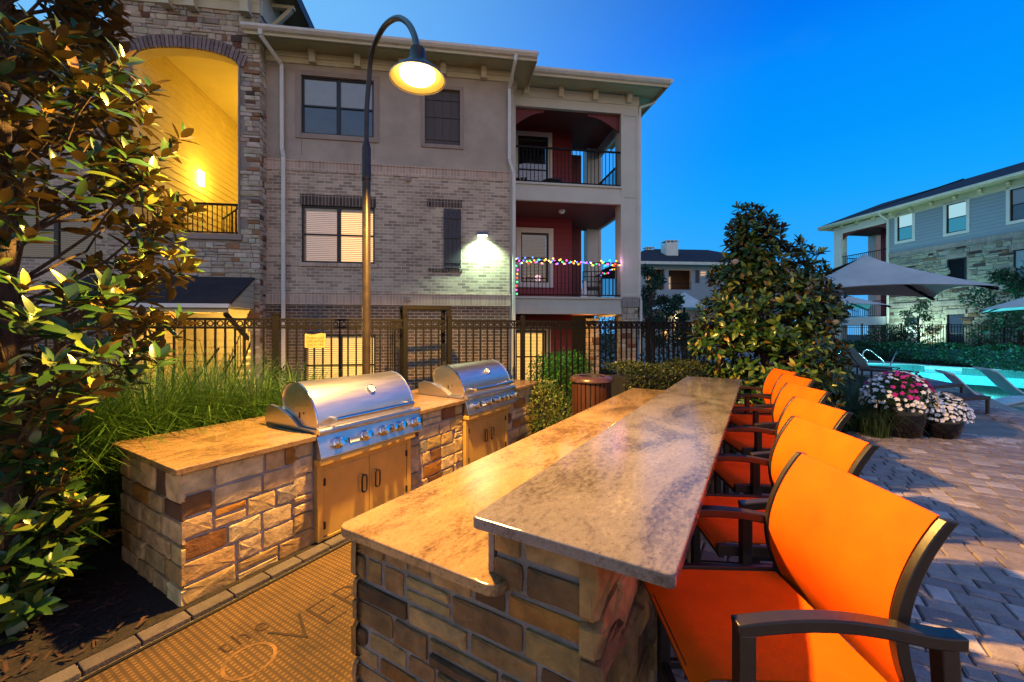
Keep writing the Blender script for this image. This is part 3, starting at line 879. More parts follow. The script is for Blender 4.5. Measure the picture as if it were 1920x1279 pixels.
# ================================================================ FLOOR MAT with lettering
m, t, b = nodes_of('ribbed_mat')
tcn = N(t,'TexCoord'); sp = N(t,'SeparateXYZ'); L(t,tcn.outputs['Object'],sp.inputs[0])
def saw(ax, freq):
    w_ = N(t,'Math',operation='MULTIPLY'); w_.inputs[1].default_value = freq; L(t,sp.outputs[ax],w_.inputs[0])
    s_ = N(t,'Math',operation='SINE'); L(t,w_.outputs[0],s_.inputs[0]); return s_.outputs[0]
sx = saw('X', 2*math.pi/.033); sy = saw('Y', 2*math.pi/.027)
mxm = N(t,'Math',operation='MINIMUM'); L(t,sx,mxm.inputs[0]); L(t,sy,mxm.inputs[1])
mrr = N(t,'MapRange'); mrr.inputs[1].default_value = -.7; mrr.inputs[2].default_value = .5; L(t,mxm.outputs[0],mrr.inputs[0])
nz = N(t,'TexNoise', Scale=1.7, Detail=9.0, Roughness=0.75); L(t,tcn.outputs['Object'],nz.inputs['Vector'])
rp = N(t,'ValToRGB'); rp.color_ramp.elements[0].position=.32; rp.color_ramp.elements[0].color=(.055,.028,.007,1); rp.color_ramp.elements[1].position=.7; rp.color_ramp.elements[1].color=(.185,.10,.026,1)
L(t,nz.outputs[0],rp.inputs[0])
mu = N(t,'MixRGB',blend_type='MULTIPLY'); mu.inputs[0].default_value = 1
dk = N(t,'MixRGB'); dk.inputs[1].default_value=(.42,.40,.38,1); dk.inputs[2].default_value=(1.1,1.1,1.1,1); L(t,mrr.outputs[0],dk.inputs[0])
L(t,rp.outputs[0],mu.inputs[1]); L(t,dk.outputs[0],mu.inputs[2]); L(t,mu.outputs[0],b.inputs['Base Color'])
b.inputs['Roughness'].default_value=.9
bp = N(t,'Bump',Strength=.6,Distance=.006); L(t,mrr.outputs[0],bp.inputs['Height']); L(t,bp.outputs[0],b.inputs['Normal'])
M['mat'] = m
matt = thing('floor_mat', 'worn tan ribbed floor mat with faded lettering between grills and bar', 'floor mat', (0,0,0), BAR.deg)
MB().box(.30, 5.9, 1.66, 2.86, .002, .022).build('mat_weave', M['mat'], matt, bevel=.005)
mb = MB().box(.28,5.92,2.862,2.885,.002,.026); mb.box(.28,5.92,1.635,1.658,.002,.026)
mb.build_each('edge_binding', M['black'], matt)
ltd = pm('mat_letter_brown', (.018,.006,.002), .9, var=.45, scale=14)
ltl = pm('mat_letter_tan', (.15,.075,.020), .9, var=.40, scale=14)
text_obj('lettering', 'the', .165, ltd, matt, (1.19,2.50,.0235), (0,0,0), .001, 1.25, thin=-.003)
for ch, xx, mm in (('C',.83,ltl),('O',1.12,ltl),('V',1.37,ltd),('E',1.555,ltd),('R',1.75,ltd)):
    text_obj('lettering', ch, .37, mm, matt, (xx,2.275,.0235), (0,0,0), .001, thin=-.009)

# ================================================================ BAR STOOLS
def make_stool(label):
    g = thing('bar_stool', label, 'bar stool', (0,0,0), 0, 'orange sling bar stools along the bar')
    # local: faces -x, x 0 at the back of the seat, width along y
    W2 = .31; SZ = .725
    fb = M['stool_frame']
    # sling seat with a gentle sag
    mb = MB(); nx, ny = 10, 8
    vs = []; fs = []
    for i in range(nx+1):
        for j in range(ny+1):
            x = -.55 + .56*i/nx; y = -W2+.035 + (2*W2-.07)*j/ny
            fx = i/nx
            z = SZ + .018*math.sin(math.pi*fx)*0 - .022*math.sin(math.pi*j/ny)*math.sin(math.pi*min(1,fx*1.02)) - (.03*(1-fx/.12)**2 if fx < .12 else 0)
            vs.append((x,y,z))
    top = len(vs); vs += [(a,b_,c-.006) for a,b_,c in vs]
    for i in range(nx):
        for j in range(ny):
            k = i*(ny+1)+j; fs += [(k,k+1,k+ny+2,k+ny+1),(top+k,top+k+ny+1,top+k+ny+2,top+k+1)]
    for i in range(nx):
        for j in (0,ny):
            k = i*(ny+1)+j; fs.append((k,k+ny+1,top+k+ny+1,top+k))
    for j in range(ny):
        for i in (0,nx):
            k = i*(ny+1)+j; fs.append((k,k+1,top+k+1,top+k))
    mb.add(vs, fs).build('seat', M['orange'], g, smooth=40)
    # sling back, profile leaning back with a lumbar bulge
    prof = [(.075,.645),(.045,.70),(.015,.77),(-.005,.85),(-.008,.92),(.004,.99),(.028,1.06),(.062,1.13),(.105,1.195),(.128,1.222)]
    def smoothp(pr, k=3):
        o_ = []
        for i in range(len(pr)-1):
            p0 = pr[max(0,i-1)]; p1 = pr[i]; p2 = pr[i+1]; p3 = pr[min(len(pr)-1,i+2)]
            for q_ in range(k):
                t_ = q_/k
                o_.append(tuple(.5*((2*p1[d])+(-p0[d]+p2[d])*t_+(2*p0[d]-5*p1[d]+4*p2[d]-p3[d])*t_*t_+(-p0[d]+3*p1[d]-3*p2[d]+p3[d])*t_**3) for d in (0,1)))
        o_.append(pr[-1]); return o_
    sp_ = smoothp(prof)
    mb = MB(); vs = []; fs = []; ny = 10
    for i,(x,z) in enumerate(sp_):
        for j in range(ny+1):
            y = -W2+.02 + (2*W2-.04)*j/ny
            sag = .022*math.sin(math.pi*j/ny)
            vs.append((x+sag,y,z - .006*math.sin(math.pi*j/ny)*(i/len(sp_))))
    top = len(vs); vs += [(a+.007,b_,c) for a,b_,c in vs]; m_ = len(sp_)-1
    for i in range(m_):
        for j in range(ny):
            k = i*(ny+1)+j; fs += [(k,k+1,k+ny+2,k+ny+1),(top+k,top+k+ny+1,top+k+ny+2,top+k+1)]
    for i in range(m_):
        for j in (0,ny):
            k = i*(ny+1)+j; fs.append((k,k+ny+1,top+k+ny+1,top+k))
    for j in range(ny):
        for i in (0,m_):
            k = i*(ny+1)+j; fs.append((k,k+1,top+k+1,top+k))
    mb.add(vs, fs).build('backrest', M['orange'], g, smooth=40)
    for s_ in (-1,1):
        y0 = s_*W2
        # curved side rail of the back
        poly = [(x-.004,z) for x,z in sp_] + [(x+.030,z-.004) for x,z in reversed(sp_)]
        MB().prism(poly, y0-.014, y0+.014, 'y').build('back_rail', fb, g, bevel=.004, smooth=35)
        # seat rail
        MB().beam((-.55,y0,SZ-.022),(.06,y0,SZ-.022),.026,.05).build('seat_rail', fb, g, bevel=.004)
        # arm: flat bar bowed upward, meeting the back rail
        pts = []
        for k in range(13):
            t_ = k/12
            pts.append((-.460+.60*t_, y0+s_*.030, .925+.03*math.sin(math.pi*min(1,t_*1.15))-.018*t_))
        mb = MB().sweep(pts, .048, .036)
        mb.beam((.135,y0+s_*.026,.905),(.03,y0+s_*.006,.912),.035,.032)
        mb.build('armrest', fb, g, bevel=.005, smooth=40)
        MB().beam((-.436,y0+s_*.030,0),(-.436,y0+s_*.030,.918),.045,.05).build('leg', fb, g, bevel=.005)
        MB().beam((.15,y0+s_*.030,0),(.095,y0+s_*.030,.905),.045,.045).build('leg', fb, g, bevel=.005)
        MB().beam((-.43,y0+s_*.03,.27),(.15,y0+s_*.034,.27),.025,.035).build('stretcher', fb, g, bevel=.004)
    MB().beam((-.436,-W2-.02,.27),(-.436,W2+.02,.27),.03,.04).build('footrest', fb, g, bevel=.004)
    MB().beam((-.53,-W2,SZ-.045),(-.53,W2,SZ-.045),.026,.04).build('seat_rail', fb, g, bevel=.004)
    MB().beam((.03,-W2,.68),(.03,W2,.68),.026,.035).build('seat_rail', fb, g, bevel=.004)
    MB().beam((.15,-W2-.03,.27),(.15,W2+.03,.27),.025,.035).build('stretcher', fb, g, bevel=.004)
    return g
labs = ['orange sling bar stool nearest the camera, its arm fully in view', 'second orange bar stool from the near end of the bar',
        'third orange bar stool from the near end, casting shadow on pavers', 'fourth orange bar stool from the near end, beside the grasses',
        'fifth orange bar stool, second from the far end of the bar', 'sixth orange bar stool, at the far end of the bar before the magnolia']
st = make_stool(labs[0])
spots = [(1.095,1.455,-2.5),(1.56,2.20,-6),(2.06,2.93,-8),(2.57,3.76,-7),(3.06,4.58,-9),(3.37,5.26,-10)]
for i,(x,y,a) in enumerate(spots):
    o = st if i == 0 else dup(st, labs[i])
    o.location = (x,y,.012); o.rotation_euler = (0,0,R(a))
# ================================================================ wall helper
def wall(mb, x0, x1, z0, z1, holes=(), y=0.0, rev=0.10, col=None):
    """front faces (towards -y) of a wall with rectangular openings and their reveals"""
    xs = sorted({x0, x1, *[max(x0,min(x1,h[i])) for h in holes for i in (0,1)]})
    zs = sorted({z0, z1, *[max(z0,min(z1,h[i])) for h in holes for i in (2,3)]})
    for i in range(len(xs)-1):
        for k in range(len(zs)-1):
            cx, cz = (xs[i]+xs[i+1])/2, (zs[k]+zs[k+1])/2
            if any(h[0] < cx < h[1] and h[2] < cz < h[3] for h in holes): continue
            mb.quad((xs[i],y,zs[k]),(xs[i+1],y,zs[k]),(xs[i+1],y,zs[k+1]),(xs[i],y,zs[k+1]), col)
    for h in holes:
        a,b_,c,d = max(x0,h[0]),min(x1,h[1]),max(z0,h[2]),min(z1,h[3])
        if a >= b_ or c >= d: continue
        if h[0] >= x0: mb.quad((a,y,c),(a,y,d),(a,y+rev,d),(a,y+rev,c), col)
        if h[1] <= x1: mb.quad((b_,y,c),(b_,y+rev,c),(b_,y+rev,d),(b_,y,d), col)
        if h[2] >= z0: mb.quad((a,y,c),(a,y+rev,c),(b_,y+rev,c),(b_,y,c), col)
        if h[3] <= z1: mb.quad((a,y,d),(b_,y,d),(b_,y+rev,d),(a,y+rev,d), col)

def window(root, x0, x1, z0, z1, y, cols=2, rows=2, kind='dark', fmat=None, trim=None, slats=True, tw=.1, proud=.03):
    """frame, panes and blind set in an opening whose wall face is at y"""
    fm = fmat or M['winframe']
    fr = MB(); t = .045
    yy0, yy1 = y+.035, y+.085
    fr.box(x0,x0+t,yy0,yy1,z0,z1); fr.box(x1-t,x1,yy0,yy1,z0,z1)
    fr.box(x0+t,x1-t,yy0,yy1,z0,z0+t); fr.box(x0+t,x1-t,yy0,yy1,z1-t,z1)
    cw = (x1-x0)/cols
    for c in range(1,cols): fr.box(x0+c*cw-.045,x0+c*cw+.045,yy0+.002,yy1,z0+t,z1-t)
    for c in range(cols):
        a = x0+c*cw+(t if c == 0 else .045); b_ = x0+(c+1)*cw-(t if c == cols-1 else .045)
        for r in range(1,rows):
            zm = z0+(z1-z0)*r/rows
            fr.box(a,b_,yy0+.006,yy1,zm-.02,zm+.02)
    w = fr.build('window', fm, root)
    gm = M['glass'] if (kind != 'dark' or not slats) else M['glass_dark']
    MB().quad((x0+t,y+.066,z0+t),(x1-t,y+.066,z0+t),(x1-t,y+.066,z1-t),(x0+t,y+.066,z1-t)).build('pane', gm, w, recalc=False)
    zm = (z0+z1)/2
    if kind == 'cool': pass
    elif slats:
        mb = MB(); z = z0+.05
        while z < z1-.05:
            ang = .012
            mb.quad((x0+.03,y+.105,z-.004),(x1-.03,y+.105,z-.004),(x1-.03,y+.135,z+ang+.008),(x0+.03,y+.135,z+ang+.008)); z += .046
        mb.box(x0+.03,x1-.03,y+.10,y+.14,z1-.10,z1-.045)
        mb.build('blind', M['blind_lit'] if kind == 'lit' else M['blind'], w)
    else:
        zm = (z0+z1)/2
        MB().quad((x0+.02,y+.072,zm),(x1-.02,y+.072,zm),(x1-.02,y+.072,z1-.02),(x0+.02,y+.072,z1-.02)).build('blind', M['blind'], w, recalc=False)
        MB().quad((x0+.02,y+.075,z0+.02),(x1-.02,y+.075,z0+.02),(x1-.02,y+.075,zm),(x0+.02,y+.075,zm)).build('screen', M['screen_blue'], w, recalc=False)
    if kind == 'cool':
        for (a_,b2,mm) in ((z0+.03,zm-.01,M['cool_low']),(zm+.01,z1-.03,M['cool_high'])): MB().quad((x0+.03,y+.10,a_),(x1-.03,y+.10,a_),(x1-.03,y+.10,b2),(x0+.03,y+.10,b2)).build('glow_pane', mm, w, recalc=False)  # glowing planes put the mirrored sky's brightness into the panes
    back = M['warm_room'] if kind == 'lit' else (M['warm_room_low'] if kind == 'gold' else M['dark_room'])
    xm = x0+(x1-x0)*(.42 if kind == 'lit' else 1)
    MB().quad((x0-.02,y+.40,z0-.02),(xm,y+.40,z0-.02),(xm,y+.40,z1+.02),(x0-.02,y+.40,z1+.02)).build('room_behind', M['dim_room'] if kind == 'lit' else back, w, recalc=False)
    if kind == 'lit': MB().quad((xm,y+.40,z0-.02),(x1+.02,y+.40,z0-.02),(x1+.02,y+.40,z1+.02),(xm,y+.40,z1+.02)).build('room_behind', back, w, recalc=False)
    sd = MB()
    sd.quad((x0-.02,y+.09,z0-.02),(x0-.02,y+.40,z0-.02),(x0-.02,y+.40,z1+.02),(x0-.02,y+.09,z1+.02)); sd.quad((x1+.02,y+.09,z0-.02),(x1+.02,y+.40,z0-.02),(x1+.02,y+.40,z1+.02),(x1+.02,y+.09,z1+.02))
    sd.quad((x0-.02,y+.09,z1+.02),(x1+.02,y+.09,z1+.02),(x1+.02,y+.40,z1+.02),(x0-.02,y+.40,z1+.02)); sd.quad((x0-.02,y+.09,z0-.02),(x1+.02,y+.09,z0-.02),(x1+.02,y+.40,z0-.02),(x0-.02,y+.40,z0-.02))
    sd.build('jamb', M['dark_room'], w, recalc=False)
    if trim:
        tm = MB(); p0, p1 = y-proud, y+.002
        tm.box(x0-tw,x0,p0,p1,z0-tw,z1+tw); tm.box(x1,x1+tw,p0,p1,z0-tw,z1+tw); tm.box(x0,x1,p0,p1,z1,z1+tw); tm.box(x0,x1,p0,p1,z0-tw,z0)
        tm.build('window_trim', trim, w, bevel=.006)
    return w

def downspout(root, pts, mat=None, w=.085, d=.06):
    mb = MB()
    for a, b_ in zip(pts[:-1], pts[1:]): mb.beam(a, b_, w, d, up=(0,1,0) if abs(a[2]-b_[2]) > .2 else (0,0,1))
    return mb.build('downspout', mat or M['gutter'], root, bevel=.012)

def bracket(root, x, y, z, h=.24, d=.16, w=.12, mat=None):
    mb = MB().prism([(y,z),(y-d,z),(y-d,z-h*.35),(y-d*.75,z-h*.5),(y-d*.55,z-h*.9),(y,z-h*.9)], x-w/2, x+w/2, 'x')
    mb.box(x-w/2-.015, x+w/2+.015, y-d*.62, y-.001, z-h, z-h*.9+.001)
    return mb.build('eave_bracket', mat or M['cream'], root)

def railing(root, a, b_, z0, z1, pitch=.11, mat=None, name='railing', rw=.045):
    a = Vector(a); b_ = Vector(b_); ln = (b_-a).length; d = (b_-a)/ln
    mb = MB(); up = Vector((0,0,1))
    mb.beam(a+up*(z1-.02), b_+up*(z1-.02), rw, .045); mb.beam(a+up*(z0+.06), b_+up*(z0+.06), .03, .03)
    k = max(1, int(ln/pitch))
    for i in range(1, k):
        p = a + d*(ln*i/k)
        mb.beam(p+up*(z0+.06), p+up*(z1-.03), .016, .016)
    return mb.build(name, mat or M['iron'], root)

# ================================================================ MAIN APARTMENT BUILDING
bld = thing('apartment_building', 'three storey brick and stucco apartment building with stone stair tower behind the fence', 'building', (FAC.o[0],FAC.o[1],0), FAC.deg)
XL, XT0, XT1, XR = -9.5, -3.83, -.79, 5.0        # left end, stone tower, right end of the brick front
ZB = -.75
Z_S0, Z_S1, Z_BR, Z_FZ, Z_SF = 2.35, 2.65, 5.76, 8.06, 8.32
W3 = (0.0, 1.66, 6.42, 7.80); W2 = (0.0, 1.68, 3.35, 4.72); W1 = (0.05, 1.70, .15, 1.64)
WL3 = (-5.2, -3.9, 6.25, 7.5); WL2 = (-5.9, -4.3, 3.3, 4.6)
SH3 = (2.88, 3.74, 6.36, 7.74)
mb = MB(); wall(mb, XL, XT0, 5.3, 7.9, [WL3]); mb.build('stucco_wall', M['stucco'], bld, recalc=False)
mb = MB(); wall(mb, XT1, XR, Z_BR, Z_SF, [W3, SH3])
mb.quad((XR,0,Z_BR),(XR,.7,Z_BR),(XR,.7,Z_SF),(XR,0,Z_SF)); mb.build('stucco_wall', M['stucco'], bld, recalc=False)
mb = MB(); wall(mb, XL, XT0, 2.4, 5.1, [WL2]); mb.build('brick_wall', M['brick'], bld, recalc=False)
mb = MB(); wall(mb, XT1, XR, Z_S1, Z_BR-.24, [W2])
mb.build('brick_wall', M['brick'], bld, recalc=False)
# brick side return at the right end
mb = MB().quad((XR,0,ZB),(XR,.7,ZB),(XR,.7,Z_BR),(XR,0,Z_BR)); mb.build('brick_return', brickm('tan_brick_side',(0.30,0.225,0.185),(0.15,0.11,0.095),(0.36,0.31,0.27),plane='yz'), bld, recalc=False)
mb = MB().box(XT1+.001, XR+.012, -.014, .04, Z_BR-.24, Z_BR-.02); mb.box(XL, XT0-.001, -.014, .04, 5.08, 5.3)
mb.box(XT1+.001, XR+.02, -.03, .04, Z_S0, Z_S1-.04); mb.build_each('soldier_course', M['brick_soldier'], bld)
mb = MB().box(XT1+.001, XR+.03, -.045, .04, Z_S1-.04, Z_S1); mb.box(XT1+.001, XR+.02, -.03, .04, Z_BR-.02, Z_BR+.015); mb.build_each('brick_ledge', M['brick_soldier'], bld, bevel=.006)
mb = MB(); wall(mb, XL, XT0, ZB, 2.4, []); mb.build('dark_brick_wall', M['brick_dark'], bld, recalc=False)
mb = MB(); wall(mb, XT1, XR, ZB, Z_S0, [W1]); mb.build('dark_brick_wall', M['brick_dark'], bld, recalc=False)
mb = MB().box(W2[0]-.03, W2[1]+.03, -.010, .05, W2[3]+.0, W2[3]+.26); mb.box(2.93, 3.79, -.010, .05, 4.80, 5.0); mb.box(2.95, 3.80, -.03, .05, 3.20, 3.27)
mb.build_each('brick_lintel', M['brick_lintel'], bld)
mb = MB().box(W2[0]-.06, W2[1]+.06, -.03, .04, W2[2]-.09, W2[2]); mb.build('window_sill', M['brick_soldier'], bld, bevel=.005)
# windows
window(bld, *W3, 0, kind='dark', slats=False, trim=M['stucco_trim'], tw=.12)
window(bld, *W2, 0, kind='lit'); window(bld, *W1, 0, kind='gold')
window(bld, *WL3, 0, kind='dark', trim=M['stucco_trim']); window(bld, *WL2, 0, kind='dark')
# shutters
def shutter(x0, x1, z0, z1, y, mat):
    mb = MB(); n_ = 4; w_ = (x1-x0)/n_
    for i in range(n_): mb.box(x0+i*w_+.003, x0+(i+1)*w_-.003, y, y+.025, z0, z1)
    s_ = mb.build('shutter', mat, bld, bevel=.003)
    mb = MB()
    for zz in (z0+.12, (z0+z1)/2, z1-.25): mb.box(x0, x1, y-.018, y-.001, zz, zz+.085)
    mb.build('shutter_batten', mat, s_, bevel=.003)
    return s_
shutter(SH3[0]+.01, SH3[1]-.01, SH3[2]+.01, SH3[3]-.01, .05, M['shutter'])
tm = MB(); x0,x1,z0,z1 = SH3; tw=.09
tm.box(x0-tw,x0,-.03,.002,z0-tw,z1+tw); tm.box(x1,x1+tw,-.03,.002,z0-tw,z1+tw); tm.box(x0,x1,-.03,.002,z1,z1+tw); tm.box(x0,x1,-.03,.002,z0-tw,z0); tm.box(x0,x1,.09,.1,z0,z1)
tm.build('window_trim', M['stucco_trim'], bld, bevel=.005)
shutter(3.34, 3.77, 3.28, 4.76, -.05, M['shutter_blue'])
mb = MB().box(2.42,2.54,-.045,.0,5.40,5.51); mb.box(2.42,2.54,-.06,.0,2.44,2.56); mb.build_each('wall_vent', M['stucco_trim'], bld, bevel=.006)
# stucco control joints
mb = MB().box(0.0,.006,-.003,.001,5.9,6.28); mb.box(1.66,1.666,-.003,.001,5.9,6.28); mb.build_each('stucco_joint', M['shutter'], bld)
# frieze, soffit, gutter
mb = MB().box(XT1+.001, XR+.1, -.035, .03, Z_FZ, 8.19); mb.box(XT1+.001, XR+.1, -.05, .03, 8.192, Z_SF); mb.box(XL,XT0-.001,-.035,.03,7.5+.13,7.95)
mb.build_each('frieze_board', M['cream'], bld, bevel=.004)
EY = -.62
def eave(x0, x1, y1, ez, ey, side=True, back=3.0):
    """soffit, fascia and gutter along the front, a low roof plane above"""
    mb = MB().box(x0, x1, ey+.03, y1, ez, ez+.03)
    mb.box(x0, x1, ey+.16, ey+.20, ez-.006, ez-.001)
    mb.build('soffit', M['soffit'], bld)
    MB().box(x0, x1, ey, ey+.028, ez-.06, ez+.12).build('fascia', M['cream'], bld)
    g_ = MB().prism([(ey-.001,ez+.0),(ey-.06,ez+.01),(ey-.105,ez+.06),(ey-.11,ez+.115),(ey-.001,ez+.115)], x0-.03, x1+.03, 'x').build('gutter', M['gutter'], bld, bevel=.006)
    MB().prism([(ey-.05,ez+.121),(y1+back,ez+.121+back*.42),(y1+back,ez+.08+back*.42),(ey+.03,ez+.118)], x0-.06, x1+.06, 'x').build('roof', M['roof'], bld)
eave(-.98, 5.56, .0, Z_SF, EY)
eave(XL, -3.86, .0, 7.95-.02, EY)
# right end of the main eave
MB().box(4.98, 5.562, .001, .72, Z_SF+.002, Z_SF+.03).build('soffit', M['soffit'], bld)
MB().box(XR+.002, 5.24, .30, .68, 8.132, Z_SF).build('frieze_board', M['cream'], bld)
MB().box(5.565, 5.59, EY, .66, Z_SF-.06, Z_SF+.12).build('fascia', M['cream'], bld)
for x in (.28, 1.30, 2.32, 3.33, 4.33): bracket(bld, x, -.052, Z_SF-.002, .26, .15, .13)
for x in (-5.0, -4.2, -6.0): bracket(bld, x, -.04, 7.93, .24, .15, .13)
# dropped ends of gutters: downspouts
downspout(bld, [(-.62,EY-.05,Z_SF+.02),(-.62,EY-.04,Z_SF-.10),(-.40,-.09,7.95),(-.40,-.07,5.98),(-.36,-.10,5.80),(-.36,-.10,ZB)])
downspout(bld, [(5.06,EY-.05,Z_SF+.02),(5.04,EY-.04,Z_SF-.14),(4.98,-.09,7.85),(4.98,-.07,6.05),(5.10,-.06,5.72),(5.10,-.07,ZB)], w=.08)
# ---- stone stair tower
TY = -.30
OX0, OX1, OZ0, OSP, OPK = -3.35, -1.23, 3.90, 7.70, 8.00
TZ1 = 9.05
def arch_z(x):
    t_ = (x-OX0)/(OX1-OX0); return OSP + (OPK-OSP)*max(0, 1-(2*t_-1)**2)**.5 if 0 <= t_ <= 1 else -99
E0, E1, EZ = -3.75, -.93, 2.02       # ground floor opening under the porch roof
core = MB()
wall(core, XT0, XT1, ZB, OZ0-.12, [(E0+.45, E1-.05, ZB, 2.3)], y=TY, rev=.25)
core.quad((XT0,TY,OZ0-.12),(OX0,TY,OZ0-.12),(OX0,TY,TZ1),(XT0,TY,TZ1)); core.quad((OX1,TY,OZ0-.12),(XT1,TY,OZ0-.12),(XT1,TY,TZ1),(OX1,TY,TZ1))
K = 24
for i in range(K):
    a = OX0+(OX1-OX0)*i/K; b_ = OX0+(OX1-OX0)*(i+1)/K
    za, zb = max(OSP,arch_z(a)), max(OSP,arch_z(b_))
    core.quad((a,TY,za),(b_,TY,zb),(b_,TY,TZ1),(a,TY,TZ1))
core.quad((XT1,TY,ZB),(XT1,.02,ZB),(XT1,.02,TZ1),(XT1,TY,TZ1)); core.quad((XT0,TY,ZB),(XT0,TY,TZ1),(XT0,.02,TZ1),(XT0,.02,ZB))
core.build('tower_core', M['mortar_dark'], bld, recalc=False)
rs = random.Random(33); mb = MB()
def thole(s, t_):
    x = XT0+s; z = ZB+t_
    if OX0-.06 < x < OX1+.06 and OZ0-.18 < z < (arch_z(min(max(x,OX0+.01),OX1-.01))+.30): return True
    if E0+.4 < x < E1 and z < 2.34: return True
    return False
stone_face(mb, lambda s,t_,d: (XT0+s, TY-d, ZB+t_), XT1-XT0, TZ1-ZB, rs, 'tower', hr=(.075,.15), wr=(.12,.38), depth=(.008,.035), joint=.014, hole=thole, over=.012, clip=[(OX0-.04-XT0, OX1+.035-XT0, OZ0-.13-ZB, OSP+.12-ZB)])
stone_face(mb, lambda s,t_,d: (XT1+d, TY+s, ZB+t_), .31, TZ1-ZB, rs, 'tower', hr=(.08,.15), wr=(.1,.2), depth=(.008,.03), joint=.014)
stone_face(mb, lambda s,t_,d: (XT0-d, TY+s, ZB+t_), .31, TZ1-ZB, rs, 'tower', hr=(.08,.15), wr=(.1,.2), depth=(.008,.03), joint=.014)
mb.build('tower_stone', M['wall_stone'], bld, recalc=False)
# brick arch
mb = MB(); rs = random.Random(3)
def apt(t_, off):
    x = OX0+(OX1-OX0)*t_; z = OSP+(OPK-OSP)*max(0,1-(2*t_-1)**2)**.5*1.0
    tx = (2*t_-1); nx_, nz_ = tx*.34, 1
    l = math.hypot(nx_,nz_); return (x+nx_/l*off, z+nz_/l*off)
nb = 30
for i in range(nb):
    t0, t1 = -.06+1.12*i/nb+.004, -.06+1.12*(i+1)/nb-.004
    def cl(t_, off):
        tt = min(max(t_,0),1); x,z = apt(tt, off); return (x+(t_-tt)*(OX1-OX0), z-abs(t_-tt)*.5)
    a = cl(t0,.005); b_ = cl(t1,.005); c = cl(t1,.27); d = cl(t0,.27); q = rs.uniform(.75,1.25)
    mb.add([(p[0],y,p[1]) for y in (TY-.05,TY+.02) for p in (a,b_,c,d)], [(0,1,2,3),(7,6,5,4),(0,4,5,1),(1,5,6,2),(2,6,7,3),(3,7,4,0)], (q,q*.97,q))
mb.build('brick_arch', M['arch_brick'], bld)
MB().box(OX0-.08, OX1+.08, TY-.055, TY+.3, OZ0-.13, OZ0).build('opening_sill', M['stucco_trim'], bld, bevel=.006)
mb = MB(); mb.box(OX0-.035,OX0,TY-.03,TY+.02,OZ0,OSP); mb.box(OX1,OX1+.03,TY-.03,TY+.02,OZ0,OSP); mb.build_each('opening_trim', M['stucco_trim'], bld)
# thick arch soffit and jambs
mb = MB()
for i in range(K):
    a = OX0+(OX1-OX0)*i/K; b_ = OX0+(OX1-OX0)*(i+1)/K
    za, zb = max(OSP,arch_z(a)), max(OSP,arch_z(b_))
    mb.quad((a,TY,za),(b_,TY,zb),(b_,TY+.28,zb),(a,TY+.28,za)); mb.quad((a,TY+.28,za),(b_,TY+.28,zb),(b_,TY+.28,8.6),(a,TY+.28,8.6))
mb.quad((OX0,TY,OZ0),(OX0,TY+.28,OZ0),(OX0,TY+.28,OSP),(OX0,TY,OSP)); mb.quad((OX1,TY,OZ0),(OX1,TY+.28,OZ0),(OX1,TY+.28,OSP),(OX1,TY,OSP))
mb.build('arch_soffit', M['yellow_plain'], bld, recalc=False)
# breezeway behind the opening: long side walls of lap siding running away, ceiling, landing
CX0, CX1, CD, CZ = OX0-.02, OX1+.35, 9.0, 8.42
mb = MB(); zz = 2.2; ph = .185
while zz < CZ:
    z1 = min(zz+ph, CZ)
    mb.quad((CX0+.022,-.02,zz),(CX0+.022,CD,zz),(CX0+.004,CD,z1),(CX0+.004,-.02,z1)); mb.quad((CX0+.004,-.02,zz),(CX0+.004,CD,zz),(CX0+.022,CD,zz),(CX0+.022,-.02,zz)); zz = z1
mb.build('siding_wall', M['yellow_plain'], bld, recalc=False)
mb = MB().quad((CX1,-.02,2.2),(CX1,CD,2.2),(CX1,CD,CZ),(CX1,-.02,CZ)); mb.quad((CX0,CD,2.2),(CX1,CD,2.2),(CX1,CD,CZ),(CX0,CD,CZ)); mb.build('siding_wall', M['yellow_siding'], bld, recalc=False)
MB().quad((CX0,-.02,CZ),(CX1,-.02,CZ),(CX1,CD,CZ),(CX0,CD,CZ)).build('breezeway_ceiling', M['yellow_plain'], bld, recalc=False)
MB().box(CX0, CX1, 0, CD, 3.55, 3.72).build('landing', M['yellow_plain'], bld)
railing(bld, (OX0,TY+.12,0),(OX1,TY+.12,0), OZ0+.0, OZ0+.72, .1)
# upper flight seen through the railing
mb = MB()
for i in range(9): mb.box(CX0+1.25, CX1-.02, 1.0+i*.26, 1.29+i*.26, 3.72+i*.17, 3.76+i*.17)
mb.build_each('stair_tread', M['iron'], bld)
mb = MB(); mb.beam((CX0+1.2,.9,4.55),(CX0+1.2,3.4,6.2),.045,.045); mb.beam((CX0+1.2,.9,3.8),(CX0+1.2,3.4,5.4),.03,.2)
for i in range(18): mb.beam((CX0+1.2,.95+i*.14,3.85+i*.09),(CX0+1.2,.95+i*.14,4.55+i*.093),.015,.015)
mb.build('stair_railing', M['iron'], bld)
wl_y = 2.05
sc = MB().box(CX0+.024, CX0+.10, wl_y-.1, wl_y+.1, 5.72, 6.12).build('wall_light', emit('breezeway_lamp_glass', (1,.70,.24), 16), bld, bevel=.01)
for (x,y,z,p) in ((CX0+.5, wl_y, 5.9, 75),(CX0+.6, 6.0, 6.6, 150),(CX1-.45,2.8,6.9,130)):
    lamp('breezeway_light', (x,y,z), p, (1.0,.62,.055), .15, parent=bld)
